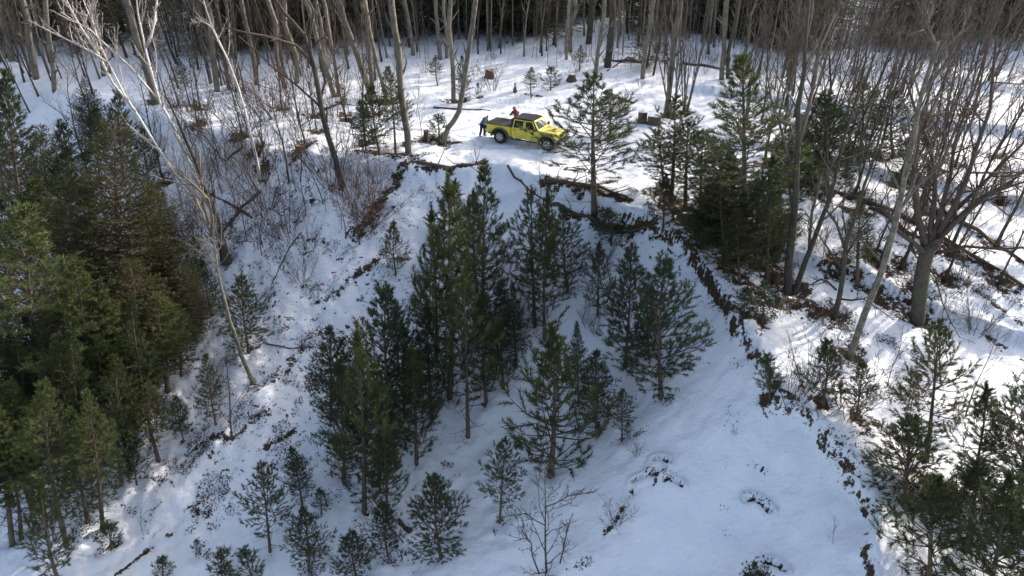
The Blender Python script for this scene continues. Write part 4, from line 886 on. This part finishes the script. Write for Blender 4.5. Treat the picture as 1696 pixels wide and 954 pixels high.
# the truck stands level on its four wheels
TC = (RW+FW)/2
d_ = Vector((FW.x-RW.x, FW.y-RW.y, 0)); yaw = math.atan2(d_.y, d_.x)
nrm = Vector((-math.sin(yaw), math.cos(yaw), 0)); sc_t = d_.length/3.49
TC = TC+nrm*.75*sc_t
T_ = empty('pickup_truck', (0, 0, 0), 'lime yellow four door pickup truck with black cloth roof parked on the snow', 'pickup truck')
fl = lambda x, y: Vector((TC.x, TC.y, 0))+Vector((math.cos(yaw), math.sin(yaw), 0))*x*sc_t+nrm*y*sc_t
gz = {k: H(*fl(*k)[:2]) for k in ((1.75, -.8), (1.75, .8), (-1.74, -.8), (-1.74, .8))}
zf = (gz[(1.75, -.8)]+gz[(1.75, .8)])/2; zr = (gz[(-1.74, -.8)]+gz[(-1.74, .8)])/2
zl = (gz[(1.75, .8)]+gz[(-1.74, .8)])/2; zn = (gz[(1.75, -.8)]+gz[(-1.74, -.8)])/2
TZ = (zf+zr)/2-.03
T_.location = (TC.x, TC.y, TZ); T_.scale = (sc_t,)*3
T_.rotation_euler = (Matrix.Rotation(yaw, 3, 'Z') @ Matrix.Rotation(-math.atan2(zf-zr, 3.49*sc_t), 3, 'Y') @ Matrix.Rotation(math.atan2(zl-zn, 1.6*sc_t), 3, 'X')).to_euler()
print('TRUCK', TC, math.degrees(yaw), sc_t)
def arch(cx, r, n=8): return [(cx+r*math.cos(a_), .42+r*math.sin(a_)) for a_ in [math.pi*i/n for i in range(n+1)]]
# tub of the cab
BM().prism([(-.92, .52), (1.12, .52), (1.30, .98), (1.30, 1.10), (.98, 1.17), (-.92, 1.17)], -.80, .80).done('cab_body', 'paint', T_, .02)
# bed with wheel arches
prof = [(-2.88, .62), (-2.88, 1.17), (-.955, 1.17), (-.955, .55), (-1.16, .55)]+arch(-1.74, .56)[::1]+[(-2.35, .62)]
bed = [(-.955, .55), (-.955, 1.17), (-2.88, 1.17), (-2.88, .66), (-2.34, .62)]+[(x, z) for x, z in arch(-1.74, .58)[::-1]]+[(-1.14, .55)]
BM().prism(bed, -.82, .82).done('cargo_bed', 'paint', T_, .015)
BM().box(-2.90, -.96, -.79, .79, 1.175, 1.215).done('bed_cover', 'vinyl', T_, .012, label='taut black cloth cover over the bed')
# bonnet and front tub
b = BM(); hood = [(.98, .90), (.98, 1.19), (1.4, 1.195), (2.25, 1.13), (2.33, 1.05), (2.33, .80)]
v0 = []; v1 = []
for (x, z) in hood:
    hw = .74-.12*(x-.98)/1.35; v0.append(b.b.verts.new((x, -hw, z))); v1.append(b.b.verts.new((x, hw, z)))
b.b.faces.new(v0); b.b.faces.new(v1[::-1])
for i in range(6): b.b.faces.new((v0[i], v1[i], v1[(i+1) % 6], v0[(i+1) % 6]))
hood_o = b.done('bonnet', 'paint', T_, .03)
b = BM(); b.box(1.45, 2.05, -.22, .22, 1.15, 1.215); b.done('bonnet_bulge', 'paint', hood_o, .03)
BM().box(1.72, 1.92, -.19, -.07, 1.212, 1.235).done('air_vent', 'blackp', hood_o, .004); BM().box(1.72, 1.92, .07, .19, 1.212, 1.235).done('air_vent', 'blackp', hood_o, .004)
for sy in (-1, 1):
    for k in range(1): BM().box(1.9, 1.97, sy*.66-.02, sy*.66+.02, 1.02, 1.12).done('bonnet_latch', 'blackp', hood_o, .004)
    for k in range(6): BM().box(1.18+k*.085, 1.235+k*.085, sy*(.727-.012*k)-.012, sy*(.727-.012*k)+.012, 1.085, 1.115).done('side_vent', 'blackp', hood_o)
BM().box(1.1, 2.30, -.60, .60, .5, .83).done('engine_bay', 'blackp', T_)
gr = BM().box(2.325, 2.37, -.60, .60, .72, 1.09, -.03).done('grille', 'paint', T_, .012)
for k in range(7): BM().box(2.362, 2.378, -.275+k*.085, -.235+k*.085, .78, 1.03, -.02).done('grille_slot', 'blackp', gr)
for sy in (-1, 1):
    o = BM().cyl(0, 0, .03, 0, .095).done('headlight', 'lens', T_); o.rotation_euler = (0, 0, -math.pi/2); o.location = (2.362, sy*.44, .93)
    o = BM().cyl(0, 0, .02, 0, .045, 14).done('fog_light', 'lens', T_); o.rotation_euler = (0, 0, -math.pi/2); o.location = (2.655, sy*.55, .62)
BM().box(2.42, 2.65, -.80, .80, .54, .70).done('front_bumper', 'blackp', T_, .03)
BM().box(-3.02, -2.90, -.78, .78, .52, .66).done('rear_bumper', 'blackp', T_, .02)
tg = BM().box(-2.915, -2.885, -.66, .66, .68, 1.15).done('tailgate', 'paint', T_, .01); BM().box(-2.935, -2.915, -.12, .12, 1.0, 1.06).done('handle', 'blackp', tg)
for sy in (-1, 1):
    BM().box(-2.925, -2.76, sy*.755-.075, sy*.755+.075, .84, 1.08).done('tail_light', 'blackp', T_, .01)
    BM().box(-2.93, -2.92, sy*.755-.05, sy*.755+.05, .88, 1.04).done('lens', 'redlens', T_)
# flares
for cx, nm in ((-1.74, 'rear'), (1.75, 'front')):
    for sy in (-1, 1):
        ro = .64; ri = .55; prof = [(cx+ro*1.08*math.cos(a_), .44+(ro-.02)*math.sin(a_)) for a_ in [math.pi*(i/10) for i in range(11)]]+[(cx+ri*1.02*math.cos(a_), .44+(ri-.02)*math.sin(a_)) for a_ in [math.pi*(1-i/10) for i in range(11)]]
        y0, y1 = (.70, .95) if nm == 'rear' else (.58, .95)
        BM().prism(prof, sy*y0, sy*y1).done('wheel_flare', 'flare', T_, .012)
        if nm == 'front': BM().prism([(1.12, .62), (1.28, .97), (2.2, .97), (2.36, .86), (2.36, .80), (2.15, .93), (1.36, .93)], sy*.58, sy*.80).done('wing_top', 'paint', T_, .01)
# side panel between door and front wheel
for sy in (-1, 1):
    BM().box(-.9, 1.12, sy*.86-.07, sy*.86+.07, .43, .49).done('side_step', 'blackp', T_, .015)
BM().box(-2.9, 2.4, -.42, .42, .40, .56).done('chassis', 'blackp', T_)
# wheels
def wheel(x, y, sgn):
    w_ = bpy.data.objects.new('wheel', None); COL.objects.link(w_); w_.parent = T_; w_.location = (x, y, .43); w_.scale = (1.07, 1, 1.07)
    t = BM(); n = 36; rings = [(.24, -.10), (.33, -.135), (.395, -.125), (.412, -.07), (.412, .07), (.395, .125), (.33, .135), (.24, .10)]
    R_ = [[t.b.verts.new(((r_-(.012 if (i % 2 and r_ > .39) else 0))*math.cos(i*6.28319/n), yy, (r_-(.012 if (i % 2 and r_ > .39) else 0))*math.sin(i*6.28319/n))) for i in range(n)] for r_, yy in rings]
    for k in range(len(R_)):
        A, C_ = R_[k], R_[(k+1) % len(R_)]
        for i in range(n): t.b.faces.new((A[i], A[(i+1) % n], C_[(i+1) % n], C_[i]))
    t.done('tyre', 'rubber', w_)
    t = BM(); t.cyl(0, -.09, .09, 0, .235, 30); rim = t.done('rim_barrel', 'blackp', w_)
    t = BM()
    for k in range(7):
        a_ = k*6.28319/7; c, s_ = math.cos(a_), math.sin(a_); p = [(.05, -.03), (.225, -.045), (.225, .045), (.05, .03)]
        f = [t.b.verts.new((c*u-s_*v, sgn*.095, s_*u+c*v)) for u, v in p]; g2 = [t.b.verts.new((c*u-s_*v, sgn*.115, s_*u+c*v)) for u, v in p]
        t.b.faces.new(f); t.b.faces.new(g2[::-1])
        for i in range(4): t.b.faces.new((f[i], g2[i], g2[(i+1) % 4], f[(i+1) % 4]))
    t.cyl(0, sgn*.092, sgn*.13, 0, .06, 14)
    n = 30; oo = []
    for r_, yy in ((.236, .09), (.236, .12), (.212, .12), (.212, .09)): oo.append([t.b.verts.new((r_*math.cos(i*6.28319/n), sgn*yy, r_*math.sin(i*6.28319/n))) for i in range(n)])
    for k in range(4):
        for i in range(n): t.b.faces.new((oo[k][i], oo[k][(i+1) % n], oo[(k+1) % 4][(i+1) % n], oo[(k+1) % 4][i]))
    t.done('rim', 'alloy', w_)
for x in (1.75, -1.74):
    for sy in (-1, 1): wheel(x, sy*.80, sy)
# cab upper: doors, windows, windshield, roof
for sy in (-1, 1):
    def side(prof, y, th, nm, m, par, yt=0, bev=.006, label=None):
        b = BM(); lo = 1.17
        def yy(z, off): return sy*(y+off-max(0, z-1.17)*.16)
        a_ = [b.b.verts.new((x, yy(z, 0), z)) for x, z in prof]; c = [b.b.verts.new((x, yy(z, th), z)) for x, z in prof]; n = len(prof)
        b.b.faces.new(a_); b.b.faces.new(c[::-1])
        for i in range(n): b.b.faces.new((a_[i], c[i], c[(i+1) % n], a_[(i+1) % n]))
        return b.done(nm, m, par, bev, label=label)
    fd = side([(.08, .56), (.98, .56), (1.06, .80), (1.06, 1.16), (.08, 1.16)], .805, .03, 'front_door', 'paint', T_)
    side([(.08, 1.165), (.94, 1.165), (.62, 1.74), (.08, 1.74)], .795, .03, 'window_frame', 'paint', fd)
    side([(.15, 1.22), (.83, 1.22), (.575, 1.68), (.15, 1.68)], .822, .012, 'window', 'glass', fd, bev=0)
    BM().box(.14, .30, sy*.85-.02, sy*.85+.02, 1.035, 1.07).done('handle', 'blackp', fd, .004)
    rd = side([(-.86, .80), (-.80, .60), (-.66, .56), (.05, .56), (.05, 1.16), (-.86, 1.16)], .805, .03, 'rear_door', 'paint', T_)
    side([(-.82, 1.165), (.05, 1.165), (.05, 1.74), (-.72, 1.74)], .795, .03, 'window_frame', 'paint', rd)
    side([(-.73, 1.22), (-.03, 1.22), (-.03, 1.68), (-.66, 1.68)], .822, .012, 'window', 'glass', rd, bev=0)
    BM().box(-.73, -.57, sy*.85-.02, sy*.85+.02, 1.035, 1.07).done('handle', 'blackp', rd, .004)
    for hx, hz in ((1.075, .72), (1.075, 1.05), (.065, .72), (.065, 1.05)): BM().box(hx-.012, hx+.05, sy*.84-.012, sy*.84+.018, hz, hz+.05).done('hinge', 'paint', fd if hx > .5 else rd, .003)
    mr = BM().box(.86, .98, sy*.99-.11, sy*.99+.11, 1.2, 1.37).done('wing_mirror', 'blackp', T_, .03)
    BM().box(.90, .95, sy*.865-.05, sy*.865+.05, 1.19, 1.23).done('mirror_arm', 'blackp', mr)
# windshield: raked frame and pane
b = BM(); o_, i_ = [], []
def wsv(s_, t_): return (1.0-.34*t_, s_*(.74-.05*t_), 1.185+.58*t_)
outer = [wsv(-1, 0), wsv(1, 0), wsv(1, 1), wsv(-1, 1)]; inner = [wsv(-.88, .12), wsv(.88, .12), wsv(.88, .88), wsv(-.88, .88)]
for dx in (0, .05):
    o_.append([b.b.verts.new((x+dx, y, z)) for x, y, z in outer]); i_.append([b.b.verts.new((x+dx, y, z)) for x, y, z in inner])
for k in range(4):
    k2 = (k+1) % 4
    b.b.faces.new((o_[1][k], o_[1][k2], i_[1][k2], i_[1][k])); b.b.faces.new((o_[0][k], i_[0][k], i_[0][k2], o_[0][k2])); b.b.faces.new((o_[0][k], o_[0][k2], o_[1][k2], o_[1][k])); b.b.faces.new((i_[0][k], i_[1][k], i_[1][k2], i_[0][k2]))
wf = b.done('windshield_frame', 'paint', T_, .008)
b = BM(); c0 = [b.b.verts.new((x+.025, y, z)) for x, y, z in inner]; c1 = [b.b.verts.new((x+.032, y, z)) for x, y, z in inner]
b.b.faces.new(c0[::-1]); b.b.faces.new(c1)
for k in range(4): b.b.faces.new((c0[k], c0[(k+1) % 4], c1[(k+1) % 4], c1[k]))
b.done('windshield', 'wglass', wf)
BM().prism([(-.93, 1.17), (-.93, 1.70), (-.80, 1.80), (.2, 1.845), (.60, 1.80), (.66, 1.76), (-.76, 1.755), (-.86, 1.17)], -.74, .74, .04).done('cloth_roof', 'vinyl', T_, .03)
for sy in (-1, 1): BM().prism([(-.935, 1.175), (-.935, 1.76), (-.72, 1.76), (-.82, 1.175)], sy*.70, sy*.79, .05).done('rear_quarter', 'vinyl', T_, .01)
BM().box(-.80, .95, -.70, .70, 1.172, 1.20).done('dashboard', 'interior', T_)

# ------------------------------------------------------------------ people
def skin(name, J, E, root, m, parent, sub=2):
    me = bpy.data.meshes.new(name); me.from_pydata([j[0] for j in J], E, []); o = link(name, me, M[m], parent)
    md = o.modifiers.new('skin', 'SKIN'); md.use_smooth_shade = True
    for i, j in enumerate(J): me.skin_vertices[0].data[i].radius = j[1] if isinstance(j[1], tuple) else (j[1], j[1]); me.skin_vertices[0].data[i].use_root = (i == root)
    s_ = o.modifiers.new('sub', 'SUBSURF'); s_.levels = sub; s_.render_levels = sub
    return o
M['skin'] = mat('skin', (.50, .29, .21), .55)[0]
for k, c in (('blue_cloth', (.09, .14, .20)), ('jeans', (.025, .035, .085)), ('dark_cloth', (.05, .03, .035)), ('red_cloth', (.42, .09, .08)), ('hair', (.07, .035, .025)), ('boot', (.03, .025, .02)), ('cream', (.62, .56, .44)), ('maroon', (.20, .06, .06)), ('lips', (.4, .15, .12)), ('eye', (.02, .02, .02))): M[k] = mat(k.replace('_', ' '), c, .9)[0]
def hand(w_, d, side, J, E, ji):
    """palm and five bent fingers grown from the wrist joint ji"""
    d = Vector(d).normalized(); up = Vector((0, 0, 1)); lat = d.cross(up).normalized(); dn = lat.cross(d).normalized()
    pm = Vector(w_)+d*.05; J.append((tuple(pm), (.036, .02))); pj = len(J)-1; E.append((ji, pj))
    for k, ln in enumerate((.075, .085, .078, .06)):
        a_ = pm+d*.035+lat*(k-1.5)*.021; J.append((tuple(a_), .011)); E.append((pj, len(J)-1))
        a2 = a_+d*ln*.55-dn*.012; J.append((tuple(a2), .0095)); E.append((len(J)-2, len(J)-1))
        a3 = a2+d*ln*.3-dn*.03; J.append((tuple(a3), .008)); E.append((len(J)-2, len(J)-1))
    a_ = pm+lat*side*.035-d*.01; J.append((tuple(a_), .012)); E.append((pj, len(J)-1)); a2 = a_+lat*side*.02+d*.035; J.append((tuple(a2), .010)); E.append((len(J)-2, len(J)-1))
def person(loc, rz, lean, label, jacket, trousers, hatm, arm_t, sleeve2=None, scale=1, hood=False, stride=.12):
    e = empty('person', loc, label, 'person'); e.rotation_euler = (0, 0, rz); e.scale = (scale,)*3
    # local: faces +x. lean = forward bend at the hips in radians
    hip = Vector((0, 0, .92)); ax = Vector((math.sin(lean), 0, math.cos(lean)))
    wa = hip+ax*.12; ch = hip+ax*.34+Vector((.01, 0, 0)); sh = hip+ax*.47; nk = sh+ax*.07+Vector((.02, 0, 0)); hl = min(lean+.35, 1.5); hx = Vector((math.sin(hl), 0, math.cos(hl)))
    h1 = nk+hx*.09; h2 = h1+hx*.10; fw = Vector((hx.z, 0, -hx.x))
    J = [(tuple(hip), (.13, .10)), (tuple(wa), (.125, .09)), (tuple(ch), (.155, .105)), (tuple(sh), (.12, .08)), (tuple(nk), .052), (tuple(h1), (.075, .085)), (tuple(h2), (.078, .09))]
    E = [(0, 1), (1, 2), (2, 3), (3, 4), (4, 5), (5, 6)]
    # nose
    J.append((tuple(h1+fw*.10+hx*.015), .012)); E.append((5, 7))
    legs, arms = [], []
    for sy in (-1, 1):
        k = len(J); st_ = stride*sy
        pts = [(Vector((0, sy*.10, .86)), .085), (Vector((.05+st_*.6, sy*.12, .48)), .058), (Vector((-.03+st_, sy*.12, .09)), .04), (Vector((.12+st_, sy*.13, .035)), .035)]
        for p, r_ in pts: J.append((tuple(p), r_))
        E += [(0, k), (k, k+1), (k+1, k+2), (k+2, k+3)]; legs.append([p for p, _ in pts])
        k = len(J); s0 = sh+Vector((0, sy*.17, -.01)); wr = Vector(arm_t)+Vector((0, sy*.16, 0)); mid = (s0+wr)/2; gap_ = max(0, .29**2-((wr-s0).length/2)**2)**.5
        el = mid+Vector((-.25, sy*.45, -.8)).normalized()*gap_
        for p, r_ in ((s0, .062), (el, .043), (wr, .028)): J.append((tuple(p), r_))
        E += [(3, k), (k, k+1), (k+1, k+2)]; hand(wr, (wr-el), sy, J, E, k+2); arms.append((s0, el, wr))
    body = skin('body', J, E, 0, 'skin', e)
    for sy in (-1, 1):
        bmx = bmesh.new(); bmesh.ops.create_icosphere(bmx, subdivisions=1, radius=.011); bmesh.ops.translate(bmx, verts=bmx.verts, vec=h1+fw*.084+hx*.04+Vector((0, sy*.032, 0))); me = bpy.data.meshes.new('eye'); bmx.to_mesh(me); bmx.free(); link('eye', me, M['eye'], body)
        bmx = bmesh.new(); bmesh.ops.create_icosphere(bmx, subdivisions=1, radius=.022); bmesh.ops.translate(bmx, verts=bmx.verts, vec=h1+hx*.02+Vector((0, sy*.082, 0))); me = bpy.data.meshes.new('ear'); bmx.to_mesh(me); bmx.free(); link('ear', me, M['skin'], body)
    bmx = bmesh.new(); bmesh.ops.create_icosphere(bmx, subdivisions=1, radius=.02, matrix=Matrix.Diagonal((.5, 1.2, .4, 1))); bmesh.ops.translate(bmx, verts=bmx.verts, vec=h1+fw*.082-hx*.035); me = bpy.data.meshes.new('mouth'); bmx.to_mesh(me); bmx.free(); link('mouth', me, M['lips'], body)
    # clothes
    J = [(tuple(hip-ax*.12), (.20, .17)), (tuple(wa), (.185, .155)), (tuple(ch), (.215, .165)), (tuple(sh), (.165, .13)), (tuple(nk-ax*.01), .075)]; E = [(0, 1), (1, 2), (2, 3), (3, 4)]
    for s0, el, wr in arms:
        k = len(J); J += [(tuple(s0), .105), (tuple(el), .08), (tuple(wr+(el-wr)*.1), .058)]; E += [(3, k), (k, k+1), (k+1, k+2)]
    skin('jacket', J, E, 0, jacket, e)
    J = [(tuple(hip), (.15, .12))]; E = []
    for L in legs:
        k = len(J); J += [(tuple(L[0]), .115), (tuple(L[1]), .092), (tuple(L[2]+Vector((0, 0, -.02))), .072)]; E += [(0, k), (k, k+1), (k+1, k+2)]
    skin('trousers', J, E, 0, trousers, e)
    for L in legs: skin('boot', [(tuple(L[2]+Vector((-.02, 0, .08))), .062), (tuple(L[2]+Vector((-.02, 0, -.03))), .05), (tuple(L[3]+Vector((.03, 0, .005))), .043)], [(0, 1), (1, 2)], 1, 'boot', e)
    skin('hat', [(tuple(h1+hx*.05-fw*.02), (.088, .098)), (tuple(h2+hx*.03), (.075, .085))]+([(tuple(nk+ax*.02-fw*.04), .09)] if hood else []), [(0, 1)]+([(0, 2)] if hood else []), 0, hatm, e)
    return e
def on_truck(x, y): p = fl(x, y); return Vector((p.x, p.y, H(p.x, p.y)-.02))
person(on_truck(-3.5, -.15), yaw+.05, .55, 'person in a blue grey jacket and jeans bending over the tailgate', 'blue_cloth', 'jeans', 'hair', (.42, 0, 1.02), scale=sc_t)
person(on_truck(-1.75, 1.55), yaw-math.pi/2-.25, .25, 'person in pink red hat and dark jacket leaning over the far side of the bed', 'maroon', 'dark_cloth', 'red_cloth', (.5, 0, 1.25), scale=sc_t*1.06, hood=True)

# ------------------------------------------------------------------ labels that tell the counted trees apart
ORD = 'first second third fourth fifth sixth seventh eighth ninth tenth eleventh twelfth thirteenth fourteenth fifteenth sixteenth seventeenth eighteenth nineteenth twentieth'.split()
ORD += ['twenty '+o for o in ORD[:9]]+['thirtieth']+['thirty '+o for o in ORD[:9]]
def number(group, fmt):
    L = [o for o in COL.objects if o.get('group') == group]
    L.sort(key=lambda o: project(o.location)[0])
    for i, o in enumerate(L):
        k = min(i, len(L)-1-i); side = 'left' if i <= len(L)-1-i else 'right'
        rx = project(o.location)[1]
        o['label'] = fmt(o, ORD[k], side, rx)
def aspen_l(o, n, side, y):
    tr = [c for c in o.children if c.name.startswith('trunk')][0]; dk = 'dark' if 'dark' in tr.data.materials[0].name else 'pale grey'
    return f'{dk} straight trunk on the snowy flat, {n} counted from the {side}'
number('tall grey trunks on the flat', aspen_l)
number('slender pines of the left stand', lambda o, n, side, y: f'slender bare stemmed pine of the left stand, {n} foot from the {side}')
